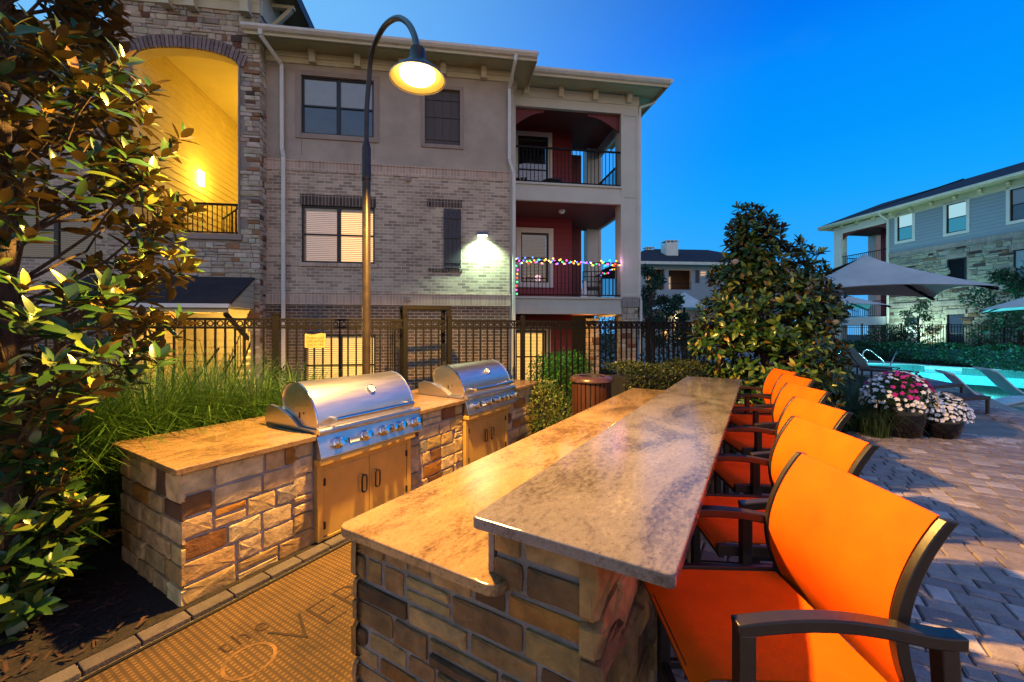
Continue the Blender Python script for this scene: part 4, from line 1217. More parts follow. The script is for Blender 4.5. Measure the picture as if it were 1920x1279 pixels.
# frieze and brackets of the tower, its roof
mb = MB().box(XT0-.02, XT1+.02, TY-.055, TY+.02, 8.92, 9.12); mb.box(XT0-.02, XT1+.02, TY-.06, TY+.02, 9.122, 9.75); mb.box(XT1, XT1+.05, TY+.02, 2.0, 8.92, 9.75); mb.build('frieze_board', M['cream'], bld, bevel=.004)
MB().box(XT0, XT1, TY+.02, 2.0, 9.04, 9.8).build('tower_core', M['cream'], bld)
for x in (-3.72,-2.62,-2.12,-1.02):
    mb = MB().prism([(TY-.06,9.75),(TY-.45,9.75),(TY-.44,9.62),(TY-.26,9.35),(TY-.22,8.86),(TY-.06,8.86)], x-.085, x+.085, 'x'); mb.box(x-.11,x+.11,TY-.24,TY-.055,8.80,8.86)
    mb.build('eave_bracket', M['cream'], bld)
mb = MB(); mb.beam((XT1+.06,.25,9.05),(XT1+.48,.25,9.5),.09,.09,up=(0,1,0)); mb.box(XT1+.05,XT1+.55,.20,.30,9.5,9.58); mb.build('eave_bracket', M['cream'], bld)
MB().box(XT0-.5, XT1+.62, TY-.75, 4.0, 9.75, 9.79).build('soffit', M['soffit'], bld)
mb = MB().box(XT0-.5, XT1+.65, TY-.79, TY-.751, 9.66, 9.9); mb.box(XT1+.621, XT1+.65, TY-.75, 4.0, 9.66, 9.9); mb.build('fascia', M['shutter'], bld)
MB().add([(XT0-.5,TY-.8,9.901),(XT1+.66,TY-.8,9.901),(XT1+.66,4.0,9.901),(XT0-.5,4.0,9.901),(-2.3,1.6,11.2)],[(0,1,4),(1,2,4),(2,3,4),(3,0,4),(3,2,1,0)]).build('roof', M['roof'], bld)
# ---- porch roof over the ground floor entry
PX0, PX1, PY0, PY1 = -4.15, -.87, -1.28, TY-.045
mb = MB(); mb.add([(PX0,PY0-.1,2.30),(PX1,PY0-.1,2.30),(PX1,PY1,2.93),(PX0,PY1,2.93),(PX0,PY0-.1,2.26),(PX1,PY0-.1,2.26),(PX1,PY1,2.89),(PX0,PY1,2.89)],[(0,1,2,3),(7,6,5,4),(0,4,5,1),(1,5,6,2),(2,6,7,3),(3,7,4,0)])
pr = mb.build('porch_roof', M['roof'], bld)
MB().prism([(PY0,2.25),(PY1,2.87),(PY1,2.22),(PY0,2.22)], PX1-.06, PX1-.02, 'x').build('gable_siding', sidingm('gable_siding',(.42,.40,.30),.13), pr)
MB().prism([(PY0-.13,2.27),(PY0-.19,2.27),(PY0-.21,2.19),(PY0-.13,2.17)], PX0, PX1+.02, 'x').build('gutter', M['gutter'], pr)
mb = MB().box(PX0, PX1-.07, PY0-.1, PY0-.02, 2.10, 2.25); mb.box(PX0, PX1-.07, PY0, PY1, 2.19, 2.215); mb.build('porch_beam', M['cream'], pr)
mb = MB(); mb.beam((PX1-.14,PY0+.0,2.08),(PX1-.14,TY-.06,1.55),.07,.07); mb.build('porch_brace', M['winframe'], pr)
M['entry_board'] = pm('entry_siding',(.34,.29,.20),.7,var=.08,scale=2)
# ---- ground floor entry: pale siding wall, stair and railing, warm light
mb = MB(); zz = ZB; 
while zz < 2.4:
    mb.quad((-4.2,2.58,zz),(-.6,2.58,zz),(-.6,2.62,zz+.2),(-4.2,2.62,zz+.2)); mb.quad((-4.2,2.62,zz),(-.6,2.62,zz),(-.6,2.58,zz),(-4.2,2.58,zz)); zz += .2
mb.build('siding_wall', M['entry_board'], bld, recalc=False)
mb = MB().quad((-4.2,-.04,ZB),(-4.2,2.6,ZB),(-4.2,2.6,2.45),(-4.2,-.04,2.45)); mb.quad((-.86,-.04,ZB),(-.86,2.6,ZB),(-.86,2.6,2.45),(-.86,-.04,2.45)); mb.quad((-4.2,-.04,2.42),(-.86,-.04,2.42),(-.86,2.6,2.42),(-4.2,2.6,2.42)); mb.build('siding_wall', M['yellow_siding'], bld, recalc=False)
mb = MB()
for i in range(14): mb.box(-1.95+.0*i, -.95, .2+i*.15, .36+i*.15, -.55+i*.17, -.51+i*.17)
mb.build_each('stair_tread', M['white_trim'], bld)
mb = MB()
for xx in (-1.98,):
    mb.beam((xx,.25,-.55),(xx,2.4,1.95),.03,.06); mb.beam((xx,.25,.35),(xx,2.4,2.85),.03,.03)
    for i in range(17): mb.beam((xx,.15+i*.135,-.5+i*.152),(xx,.15+i*.135,.37+i*.152),.014,.014)
mb.beam((-3.3,.6,-.5),(-2.1,.6,1.3),.04,.04); mb.beam((-2.75,.9,-.5),(-1.9,.9,1.1),.03,.03)
mb.build('stair_railing', M['iron'], bld)
lamp('entry_light', (-2.3,.9,2.0), 330, (1.0,.62,.13), .12, parent=bld)
MB().box(-2.45,-2.15,.75,1.05,2.36,2.418).build('ceiling_light', emit('entry_lamp_glass',(1,.75,.35),6), bld)
# ---- wall pack light on the brick
mb = MB().prism([(-.03,.07),(-.16,.02),(-.17,-.05),(-.03,-.05)], -.13, .13, 'x')
wlt = mb.build('wall_light', pm('blue_grey_lamp_housing',(.12,.16,.2),.4), bld, bevel=.008); wlt.location = (4.30,0,4.16)
ln = MB().box(-.115,.115,-.155,-.045,-.066,-.051).build('lens', emit('wall_lamp_lens',(.75,1.0,.82),14), wlt)
sp_ = lamp('wall_lamp_beam', (4.30,-.24,4.08), 300, (.62,1.0,.66), .05, typ='SPOT', parent=bld, spot_size=R(124), spot_blend=.7)
sp_.rotation_euler = (R(14),0,0)
# ================================================================ balcony wing
BX0, BX1, BC0, BC1, BYF = 5.26, 8.30, 8.30, 8.81, .69
BD = 1.85; BYB = BYF+BD        # back wall of the balconies
S3 = (5.30,5.80); S2 = (2.18,2.66); HD = (7.88,8.40)
sidec = [ (BX0, BX1) ]
mb = MB()
for (z0,z1) in (S3,S2):
    mb.box(BX0, BX1, BYF, BYF+.10, z0, z1-.06); mb.box(BX0-.02, BX1+.0, BYF-.04, BYF+.14, z1-.058, z1)
    mb.box(BX0, BX1, BYF-.012, BYF-.001, z0+.0, z0+.20)
    mb.box(BC1-.12, BC1-.02, BYF+.46, BYF+3.0, z0, z1)
mb.box(BX0, BC1, BYF+.002, BYF+.12, HD[0], 8.13); mb.box(BX0-.05, BC1+.02, BYF-.015, BYF+.12, 8.132, HD[1]); mb.box(BC1-.12, BC1-.01, BYF+.46, BYF+3.3, HD[0], HD[1])
mb.build_each('balcony_band', M['column'], bld, bevel=.004)
# slabs and ceilings
mb = MB()
for z in (5.36, 2.26): mb.box(XR-.1, BC1-.13, BYF+.11, BYF+3.3, z, z+.3)
mb.build_each('balcony_slab', M['column'], bld)
mb = MB()
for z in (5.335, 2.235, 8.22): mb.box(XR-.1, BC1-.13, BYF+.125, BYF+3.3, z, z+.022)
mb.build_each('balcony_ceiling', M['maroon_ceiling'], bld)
# corner column, left pilaster, rear column
def col_(x0,x1,y0,y1,z0,z1,mat=M['column']):
    mb = MB().box(x0,x1,y0,y1,z0,z1); t=.015
    mb.box(x0-t,x0+.07,y0-t,y0-.001,z0,z1); mb.box(x1-.07,x1+t,y0-t,y0-.001,z0,z1)
    mb.box(x1+.001,x1+t,y0,y0+.08,z0,z1); mb.box(x1+.001,x1+t,y1-.08,y1,z0,z1)
    for z in (z0+.02, 5.5, 7.82):
        if z0 <= z < z1: mb.box(x0+.07,x1-.07,y0-t,y0-.001,z,z+.07)
    return mb.build('column', mat, bld, bevel=.004)
col_(BC0,BC1,BYF+.0,BYF+.45,2.66,7.88); col_(BC0+.02,BC1,BYF+3.0,BYF+3.42,2.3,8.3)
mb = MB().box(5.16,BX0,BYF-.04,BYF+.2,2.66,8.13); mb.box(XR+.002,5.158,.35,.70,ZB,8.13); mb.build_each('pilaster', M['column'], bld, bevel=.004)
MB().box(BX0-.1,BX0,BYF-.02,BYF+.2,ZB,2.18).build('pilaster', M['column'], bld)
# stone pier below the column
MB().box(BC0+.02,BC1-.02,BYF+.02,BYF+.43,ZB,2.66).build('pier_core', M['mortar_dark'], bld)
mb = MB(); rs = random.Random(77)
stone_face(mb, lambda s,t_,d: (BC0+.02+s,BYF+.02-d,ZB+t_), BC1-BC0-.04, 2.38-ZB, rs, 'tower', hr=(.09,.17), wr=(.14,.34), depth=(.01,.035), joint=.014, over=.012)
stone_face(mb, lambda s,t_,d: (BC1-.02+d,BYF+.02+s,ZB+t_), .41, 2.38-ZB, rs, 'tower', hr=(.09,.17), wr=(.14,.3), depth=(.01,.03), joint=.014)
stone_face(mb, lambda s,t_,d: (BC0+.02-d,BYF+.02+s,ZB+t_), .41, 2.38-ZB, rs, 'tower', hr=(.09,.17), wr=(.14,.3), depth=(.01,.03), joint=.014)
mb.build('pier_stone', M['wall_stone'], bld, recalc=False); mb = MB()
stone_face(mb, lambda s,t_,d: (BC0-.05+s,BYF+3.0-d,ZB+t_), .5, 2.9, rs, 'tower', hr=(.09,.17), wr=(.14,.34), depth=(.01,.035), joint=.014)
mb.build('pier_stone', M['wall_stone'], bld, recalc=False)
MB().box(BC0-.01,BC1+.01,BYF-.02,BYF+.44,2.39,2.655).build('pier_cap', M['brick_grey'], bld)
# maroon walls of the recess
BWE = 7.40
w3b = (5.62, 6.60, 5.85, 7.95); w2b = (5.72, 6.62, 3.26, 4.85); w1b = (5.55, 6.55, .05, 1.72)
mb = MB(); wall(mb, XR-.1, BWE, ZB, 8.3, [w3b,w2b,w1b], y=BYB, rev=.08)
mb.quad((BWE,BYB,ZB),(BWE,BYB+1.6,ZB),(BWE,BYB+1.6,8.3),(BWE,BYB,8.3)); mb.build('maroon_wall', M['maroon'], bld, recalc=False)
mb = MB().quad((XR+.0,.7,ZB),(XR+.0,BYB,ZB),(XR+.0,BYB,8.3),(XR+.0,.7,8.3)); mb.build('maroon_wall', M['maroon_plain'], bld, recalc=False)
MB().box(BWE-.05,BC1-.02,BYF+3.6,BYF+3.66,ZB,2.9).build('dark_backdrop', M['dark_room'], bld)  # added near-black sheet keeps the view behind the piers dark
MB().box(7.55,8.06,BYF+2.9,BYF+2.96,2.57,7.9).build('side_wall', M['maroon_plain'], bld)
window(bld, *w3b, BYB, cols=1, rows=2, kind='dark', trim=M['white_trim'], tw=.14)
window(bld, *w2b, BYB, cols=1, rows=2, kind='dark', trim=M['white_trim'], tw=.16)
window(bld, *w1b, BYB, cols=1, rows=2, kind='gold', trim=M['white_trim'], tw=.14)
# arched maroon boards at the top of the upper balcony
def haunch(x0, x1, y, flip):
    poly = [(x0,7.88),(x1,7.88)]
    n_ = 8
    for k in range(n_+1):
        t_ = k/n_
        poly.append((x1-(x1-x0)*t_, 7.80-.40*(1-math.cos(t_*math.pi/2))) )
    return MB().prism(poly, y, y+.04, 'y').build('arch_board', M['maroon_plain'], bld)
haunch(BX0+.0, BX0+.82, BYF+.13, 0); 
haunch(BC0, BC0-.95, BYF+.13, 0)
# railings
for (z0,z1) in ((5.80,6.82),(2.66,3.66)):
    railing(bld, (BX0,BYF+.08,0),(BC0,BYF+.08,0), z0, z1, .105)
    railing(bld, (BC0+.3,BYF+.46,0),(BC0+.3,BYF+3.0,0), z0, z1, .105)
# balcony roof
eave(5.62, 9.36, BYF, 8.42, BYF-.62, back=2.6)
mb = MB().box(9.362, 9.39, BYF-.62, BYF+3.5, 8.36, 8.54); mb.build('fascia', M['cream'], bld)
mb = MB().box(BC1+.02, 9.36, BYF, BYF+3.4, 8.42, 8.45); mb.build('soffit', M['soffit'], bld)
MB().prism([(9.391,8.43),(9.46,8.44),(9.49,8.54),(9.391,8.54)], BYF-.7, BYF+3.5, 'y').build('gutter', M['gutter'], bld)
for x in (5.55, 6.52, 7.50, 8.50): bracket(bld, x, BYF-.017, 8.418, .25, .15, .13)
downspout(bld, [(9.36,BYF+.1,8.40),(9.30,BYF+.05,8.28),(8.86,BYF+.02,8.10),(8.86,BYF+.05,2.75),(8.90,BYF+.03,2.6),(8.90,BYF+.03,ZB)], w=.07)
# ceiling lamps of the balconies
for (z) in (5.33,):
    MB().lathe([(.001,0),(.10,0),(.10,-.04),(.07,-.09),(.001,-.11)],16,(6.8,BYF+.9,z)).build('ceiling_light', M['white_trim'], bld, smooth=40)
lamp('porch_light', (7.95,BYF+1.9,1.7), 60, (1.0,.55,.10), .1, parent=bld)

# ---- things on the balconies
def folding_chair():
    o = FAC.world(5.52, BYF+.75, 5.67)
    g = thing('folding_chair', 'small folding chair standing on the upper balcony', 'chair', o, FAC.deg+70)
    mb = MB().box(-.2,.2,-.2,.2,.42,.45); mb.build('seat', M['black'], g, bevel=.008)
    mb = MB().box(-.2,.2,.19,.22,.62,.88); mb.build('backrest', M['black'], g, bevel=.008)
    for sx in (-.19,.19):
        MB().beam((sx,-.24,0),(sx,.22,.9),.022,.022).build('leg', M['gutter'], g); MB().beam((sx,.22,0),(sx,-.16,.44),.022,.022).build('leg', M['gutter'], g)
folding_chair()
o = FAC.world(6.45, BYF+.7, 5.67)
g = thing('patio_table', 'low round dark table on the upper balcony', 'table', o, 0)
MB().lathe([(.001,.40),(.30,.40),(.30,.43),(.001,.43)],24).build('tabletop', M['black'], g)
for k in range(3):
    a = k*2.1; MB().beam((.2*math.cos(a),.2*math.sin(a),0),(.12*math.cos(a),.12*math.sin(a),.40),.03,.03).build('leg', M['black'], g)
g = thing('patio_chair', 'dark lattice back chair on the balcony with coloured lights', 'chair', FAC.world(7.75, BYF+.95, 2.56), FAC.deg-20)
MB().box(-.28,.28,-.26,.26,.40,.45).build('seat', M['wicker'], g, bevel=.01)
mb = MB()
for k in range(5): mb.box(-.28+.135*k,-.26+.135*k,.24,.27,.45,1.0)
for k in range(4): mb.box(-.28,.28,.235,.275,.5+.16*k,.525+.16*k)
mb.build('backrest', M['wicker'], g)
for sx in (-.25,.25):
    for sy in (-.23,.23): MB().box(sx-.025,sx+.025,sy-.025,sy+.025,0,.4).build('leg', M['wicker'], g)
    MB().box(sx-.03,sx+.03,-.26,.26,.62,.66).build('armrest', M['wicker'], g)
g = tag(MB().add([(-.1,0,0),(.12,0,0),(.10,.05,.62),(.02,.05,.62),(-.1,.12,0),(.12,.12,0),(.10,.1,.62),(.02,.1,.62)],[(0,1,2,3),(7,6,5,4),(0,4,5,1),(1,5,6,2),(2,6,7,3),(3,7,4,0)]).build('cushion', M['white_plastic'], bevel=.01), 'white folded cushion leaning by the lattice back chair', 'cushion')
g.location = FAC.world(7.35, BYF+.5, 2.56); g.rotation_euler = (0,0,R(FAC.deg))
# ---- string of coloured lights wound along the lower balcony rail
sl = thing('string_lights', 'string of glowing multicoloured lights wound along the middle balcony rail', 'string lights', (FAC.o[0],FAC.o[1],0), FAC.deg)
rng = random.Random(8)
cols = [('red',(1,.06,.03)),('green',(.05,1,.25)),('blue',(.12,.22,1)),('amber',(1,.45,.04)),('pink',(1,.1,.6)),('gold',(1,.75,.2))]
bm_ = {}
for nm, c in cols:
    proto = MB().sphere((0,0,0),.025,8,6)
    me_o = proto.build('bulb', emit(nm+'_bulb_glow', c, 3.2), sl, smooth=180); bm_[nm] = me_o
pts = []
x = BX0+.02
i = 0
while x < BC0:
    pts.append((x, BYF+.045+rng.uniform(-.03,.05), 3.64+.05*math.sin(i*1.3)+rng.uniform(-.06,.05))); x += .042; i += 1
for k in range(9): pts.append((BX0+.04+rng.uniform(-.02,.03), BYF+.06, 3.5-k*.11))
for k in range(12): pts.append((BC0+.28, BYF+.5+k*.17, 3.62+rng.uniform(-.05,.04)))
wr = MB().tube([(p[0],p[1]+.012,p[2]) for p in pts[:-21]], .006, 5); wr.build('wire', M['black'], sl)
names = [c[0] for c in cols]
used_ = set()
for k, p in enumerate(pts):
    nm = rng.choice(names)
    b_ = bm_[nm]
    if nm in used_:
        b_ = b_.copy(); COL.objects.link(b_)
    used_.add(nm)
    b_.location = p
for k, (x, c) in enumerate(((5.8,(1,.5,.25)),(6.7,(.9,.5,.6)),(7.6,(1,.45,.5)),(8.2,(.9,.4,.8)))):
    lamp('string_glow', (x,BYF-.05,3.66), 4.5, c, .12, parent=sl)
# ================================================================ FENCE
fence = thing('iron_fence', 'dark bronze iron fence with a row of rings under its top rail', 'fence', (FEN.o[0],FEN.o[1],0), FEN.deg)
FT = 1.935
def fs(px): return FEN.x(px)
posts = [fs(300)-2.35, fs(300), fs(517), fs(760), fs(843), fs(980), fs(1215), fs(1300)+.9]
gate_a, gate_b = 3, 4
for i, s in enumerate(posts):
    w_ = .10 if i == 2 else .08
    mb = MB().box(s-w_/2, s+w_/2, -w_/2, w_/2, -.05, FT+.05); mb.box(s-w_/2-.012, s+w_/2+.012, -w_/2-.012, w_/2+.012, FT+.05, FT+.065)
    mb.prism([(s-w_/2,FT+.065),(s+w_/2,FT+.065),(s,FT+.10)], -w_/2, w_/2, 'y')
    mb.build('post', M['iron'], fence, bevel=.004)
def ring(mb, x, z, r, y=0.0, n=14, t=.016):
    vs = []; fs_ = []
    for k in range(n):
        a = 2*math.pi*k/n
        for (rr, yy) in ((r-t,-.012),(r,-.012),(r,.012),(r-t,.012)): vs.append((x+rr*math.cos(a), y+yy, z+rr*math.sin(a)))
    for k in range(n):
        k2 = (k+1) % n
        for j in range(4): fs_.append((k*4+j,k*4+(j+1)%4,k2*4+(j+1)%4,k2*4+j))
    mb.add(vs, fs_)
def fence_panel(a, b_, parent, y=0.0, top=FT, rings=True, pitch=.132, base=.10):
    mb = MB()
    mb.box(a, b_, y-.02, y+.02, top-.038, top); mb.box(a, b_, y-.018, y+.018, base, base+.035)
    if rings: mb.box(a, b_, y-.018, y+.018, top-.165, top-.13)
    k = max(1, round((b_-a)/pitch))
    for i in range(1, k):
        x = a+(b_-a)*i/k
        mb.box(x-.0135, x+.0135, y-.0135, y+.0135, base+.035, top-.038)
    if rings:
        for i in range(k):
            x = a+(b_-a)*(i+.5)/k
            ring(mb, x, top-.084, .045, y)
    return mb.build('panel', M['iron'], parent)
for i in range(len(posts)-1):
    if i == gate_a: continue
    fence_panel(posts[i]+.04, posts[i+1]-.04, fence)
gate = thing('iron_gate', 'dark iron gate with a tall box portal, standing ajar in the fence', 'gate', FEN.world(posts[3],0,0), FEN.deg)
gw = posts[4]-posts[3]
mb = MB()
for x in (0.0, gw):
    for y in (.085, .62): mb.box(x-.038, x+.038, y-.038, y+.038, -.05, 2.12)
for y in (.085, .62): mb.box(-.038, gw+.038, y-.037, y+.037, 2.121, 2.19)
for x in (0.0, gw): mb.box(x-.037, x+.037, .123, .582, 2.122, 2.188)
mb.build('portal', M['iron'], gate, bevel=.004)
leaf_g = MB(); fence_panel(.06, gw-.05, gate, y=.085)
# second leaf folded back towards the camera side
mb = MB(); a0 = R(104)
for k in range(8):
    d = .04+.115*k; mb.box(.0+math.cos(a0)*d-.009, math.cos(a0)*d+.009, .16+d*.52-.009, .16+d*.52+.009, .1, FT)
mb.beam((0,.16,FT-.02),(math.cos(a0)*.85,.16+.44,FT-.02),.03,.04); mb.beam((0,.16,.12),(math.cos(a0)*.85,.16+.44,.12),.03,.04)
mb.build('side_panel', M['iron'], gate)
MB().box(gw-.12,gw-.05,.03,.06,1.0,1.16).build('latch', M['black'], gate, bevel=.004)
# sign hung on the fence
sx = (fs(572)+fs(611))/2
o = FEN.world(sx, -.035, 0)
sg = thing('sign', 'small gold plaque hung on the fence, lettered TURN GAS OFF AFTER EACH USE', 'sign', (o.x,o.y,0), FEN.deg)
sw = (fs(611)-fs(572)); zt = 1.765-(626-617)/765*FEN.world(sx,0,0).y; zb = 1.765-(652-617)/765*FEN.world(sx,0,0).y
poly = [(-sw/2,zb),(sw/2,zb),(sw/2,zt+.005)]
for k in range(9):
    t_ = k/8; poly.append((sw*.48-sw*.95*t_, zt+.012*math.sin(t_*math.pi*2+.5)))
poly.append((-sw/2,zt-.01))
MB().prism(poly, -.008, .008, 'y').build('board', M['sign'], sg, bevel=.003)
text_obj('lettering', 'TURN GAS\nOFF AFTER\nEACH USE', (zt-zb)*.235, M['ink'], sg, (0,-.0095,(zt+zb)/2-.012), (R(90),0,0), .0005)

# ================================================================ LAMP POST
lp = thing('lamp_post', 'tall bronze lamp post with glowing gooseneck shade over the grills', 'street lamp', (0,0,0), 0)
base = at(687, 700, 5.28); bx_, by_ = base.x, base.y
MB().tube([(bx_,by_,0),(bx_,by_,3.72)], .052, 16).build('pole', M['bronze'], lp, smooth=60)
MB().lathe([(.001,0),(.13,0),(.13,.03),(.10,.06),(.07,.20),(.058,.24)],20,(bx_,by_,0)).build('base', M['bronze'], lp, smooth=40)
MB().lathe([(.053,3.68),(.060,3.69),(.060,3.73),(.056,3.74),(.056,4.10),(.050,4.13),(.044,4.16),(.036,4.19)],18,(bx_,by_,0)).build('collar', M['bronze'], lp, smooth=40)
raw = [Vector((bx_,by_,4.15)), Vector((bx_+.005,by_,4.62)), at(692,150,5.26), at(695,112,5.2), at(705,78,5.0), at(722,48,4.72), at(744,34,4.38), at(763,42,4.08), at(776,64,3.84), at(782,92,3.66), Vector((-.838,3.60,4.235))]
sm = []
for i in range(len(raw)-1):
    p0 = raw[max(0,i-1)]; p1 = raw[i]; p2 = raw[i+1]; p3 = raw[min(len(raw)-1,i+2)]
    for k in range(5):
        t_ = k/5; sm.append(.5*((2*p1)+(-p0+p2)*t_+(2*p0-5*p1+4*p2-p3)*t_*t_+(-p0+3*p1-3*p2+p3)*t_**3))
sm.append(raw[-1])
MB().tube(sm, .030, 14).build('gooseneck', M['bronze'], lp, smooth=60)
LX, LY_, LZ = -.833, 3.60, 3.97
sc9 = lambda pr: [(a_*.91,b2*.91) for a_,b2 in pr]
MB().lathe(sc9([(.035,.30),(.07,.29),(.075,.20),(.10,.16),(.12,.13),(.20,.075),(.262,.012),(.268,0),(.262,-.004)]),40,(LX,LY_,LZ)).build('shade', M['bronze'], lp, smooth=35)
MB().lathe(sc9([(.255,.006),(.195,.068),(.115,.122),(.06,.14),(.001,.145)]),40,(LX,LY_,LZ)).build('reflector', M['lamp_inside'], lp, smooth=60)
MB().lathe(sc9([(.256,-.002),(.266,-.006),(.268,.0),(.262,.006)]),40,(LX,LY_,LZ)).build('shade_rim', M['gutter'], lp, smooth=60)
MB().lathe(sc9([(.172,.06),(.172,.03),(.15,.005),(.10,-.012),(.001,-.02)]),32,(LX,LY_,LZ)).build('lens', emit('sodium_lamp_lens',(1.0,.66,.22),9), lp, smooth=60)
MAIN = lamp('lamp_light', (LX,LY_,LZ-.06), 3300, (1.0,.54,.11), .07, typ='SPOT', parent=lp, spot_size=R(161), spot_blend=.35)

# ================================================================ LITTER BIN
o = at(1109, 703, 6.15)
bn = thing('litter_bin', 'round brown slatted litter bin with domed lid beside the clipped shrub', 'litter bin', (o.x,o.y,0), 0)
zt = o.z; rb = .285
for k in range(26):
    a = 2*math.pi*k/26
    mb = MB(); c = Vector((rb*math.cos(a), rb*math.sin(a), 0)); tdir = Vector((-math.sin(a), math.cos(a), 0)); n_ = Vector((math.cos(a), math.sin(a), 0))
    vs = []
    for (tt, nn) in ((-.027,-.006),(.027,-.006),(.027,.006),(-.027,.006)):
        for z in (.06, zt-.10): vs.append(c + tdir*tt + n_*nn + Vector((0,0,z)))
    mb.add(vs, [(0,2,3,1),(2,4,5,3),(4,6,7,5),(6,0,1,7),(0,6,4,2),(1,3,5,7)])
    mb.build('slat', M['bin'], bn, bevel=.003)
MB().lathe([(.26,.05),(.272,.05),(.272,.5),(.272,zt-.12),(.26,zt-.12)],32).build('liner', M['black'], bn, smooth=40)
MB().lathe([(.20,zt-.02),(.235,zt-.005),(.29,zt-.02),(.325,zt-.05),(.328,zt-.085),(.30,zt-.10),(.26,zt-.10)],40).build('lid', M['bin_lid'], bn, smooth=50)
MB().lathe([(.20,zt-.02),(.19,zt-.08),(.001,zt-.085)],32).build('lid_opening', M['black'], bn, smooth=50)
MB().lathe([(.30,.03),(.30,.07),(.27,.07)],32).build('base_ring', M['bin_lid'], bn, smooth=50)

# ================================================================ FOLIAGE
def unit(rng):
    while True:
        v = Vector((rng.uniform(-1,1),rng.uniform(-1,1),rng.uniform(-1,1)))
        if .05 < v.length < 1: return v.normalized()
class Leaves:
    def __init__(s): s.v=[]; s.f=[]; s.c=[]
    def leaf(s, p, a, n, ln, w, col, fold=.25, droop=.25):
        """elliptic leaf with a folded midrib, upper side along n"""
        b_ = n.cross(a).normalized(); k = len(s.v)
        ts = (0,.22,.5,.78,1.0); ws = (0,.78,1.0,.70,0)
        for t_ in ts: s.v.append(tuple(p + a*(ln*t_) - n*(droop*ln*t_*t_)))
        for side in (1,-1):
            for i in (1,2,3):
                s.v.append(tuple(p + a*(ln*ts[i]) - n*(droop*ln*ts[i]**2) + (b_*side + n*fold)*(w*.5*ws[i])))
        l = [k+5,k+6,k+7]; r = [k+8,k+9,k+10]; m_ = [k,k+1,k+2,k+3,k+4]
        fs_ = [(m_[0],m_[1],l[0]),(m_[1],m_[2],l[1],l[0]),(m_[2],m_[3],l[2],l[1]),(m_[3],m_[4],l[2]),
               (m_[0],r[0],m_[1]),(m_[1],r[0],r[1],m_[2]),(m_[2],r[1],r[2],m_[3]),(m_[3],r[2],m_[4])]
        # faces wind so that their normal points to +n
        fs_ = [tuple(f) for f in fs_]
        s.f += fs_; s.c += [col]*8
    def diamond(s, p, a, n, ln, w, col):
        b_ = n.cross(a).normalized(); k = len(s.v)
        s.v += [tuple(p), tuple(p+a*ln*.5+b_*w*.5), tuple(p+a*ln), tuple(p+a*ln*.5-b_*w*.5)]
        s.f.append((k,k+3,k+2,k+1)); s.c.append(col)
    def build(s, name, mat, parent=None, smooth=True):
        me = bpy.data.meshes.new(name); me.from_pydata(s.v,[],s.f)
        at_ = me.color_attributes.new('Tint','FLOAT_COLOR','CORNER')
        cnt = np.array([len(f) for f in s.f]); cc = np.array(s.c, dtype=np.float32)
        arr = np.repeat(cc, cnt, axis=0); arr = np.hstack([arr, np.ones((len(arr),1),dtype=np.float32)])
        at_.data.foreach_set('color', arr.ravel())
        me.materials.append(mat)
        if smooth: me.shade_smooth()
        o = bpy.data.objects.new(name, me); COL.objects.link(o)
        if parent is not None: o.parent = parent
        return o
def magcol(rng, young):
    r = rng.random()
    if r < young*.5: c = (.34,.32,.045)
    elif r < young: c = (.26,.15,.03)
    elif r < young+.25: c = (.13,.19,.028)
    else: c = (.032,.085,.018)
    q = rng.uniform(.7,1.3); return tuple(x*q for x in c)
def rosette(Lv, rng, p, d, ln, young=.14, n=None):
    n = n or rng.randint(7,11)
    u_ = d.orthogonal().normalized(); w_ = d.cross(u_)
    for i in range(n):
        ph = i*2.4+rng.uniform(-.3,.3); t_ = R(22+60*(i/n)+rng.uniform(-12,14)); t_ = min(t_, R(100))
        rad = u_*math.cos(ph)+w_*math.sin(ph)
        a = (d*math.cos(t_)+rad*math.sin(t_)).normalized()
        a = (a + Vector((0,0,-.10))).normalized()
        nn = d - a*d.dot(a)
        if nn.length < 1e-3: nn = u_
        nn = (nn.normalized() + unit(rng)*.25); nn = (nn - a*nn.dot(a)).normalized()
        l = ln*rng.uniform(.72,1.12)*(0.75+.35*i/n)
        Lv.leaf(p - d*(.05*ln*i), a, nn, l, l*rng.uniform(.36,.46), magcol(rng, young), fold=rng.uniform(.1,.4), droop=rng.uniform(.02,.3))
def limb(mb, p, q, r0, r1, rng, n=5, sag=.08):
    pts = []; rs_ = []
    for i in range(n+1):
        t_ = i/n
        j = Vector((rng.uniform(-1,1),rng.uniform(-1,1),rng.uniform(-1,1)))*(sag*(q-p).length*math.sin(math.pi*t_)*.5)
        pts.append(p.lerp(q,t_)+j+Vector((0,0,-sag*(q-p).length*math.sin(math.pi*t_)*.4))); rs_.append(r0+(r1-r0)*t_)
    mb.tube(pts, rs_, 7)

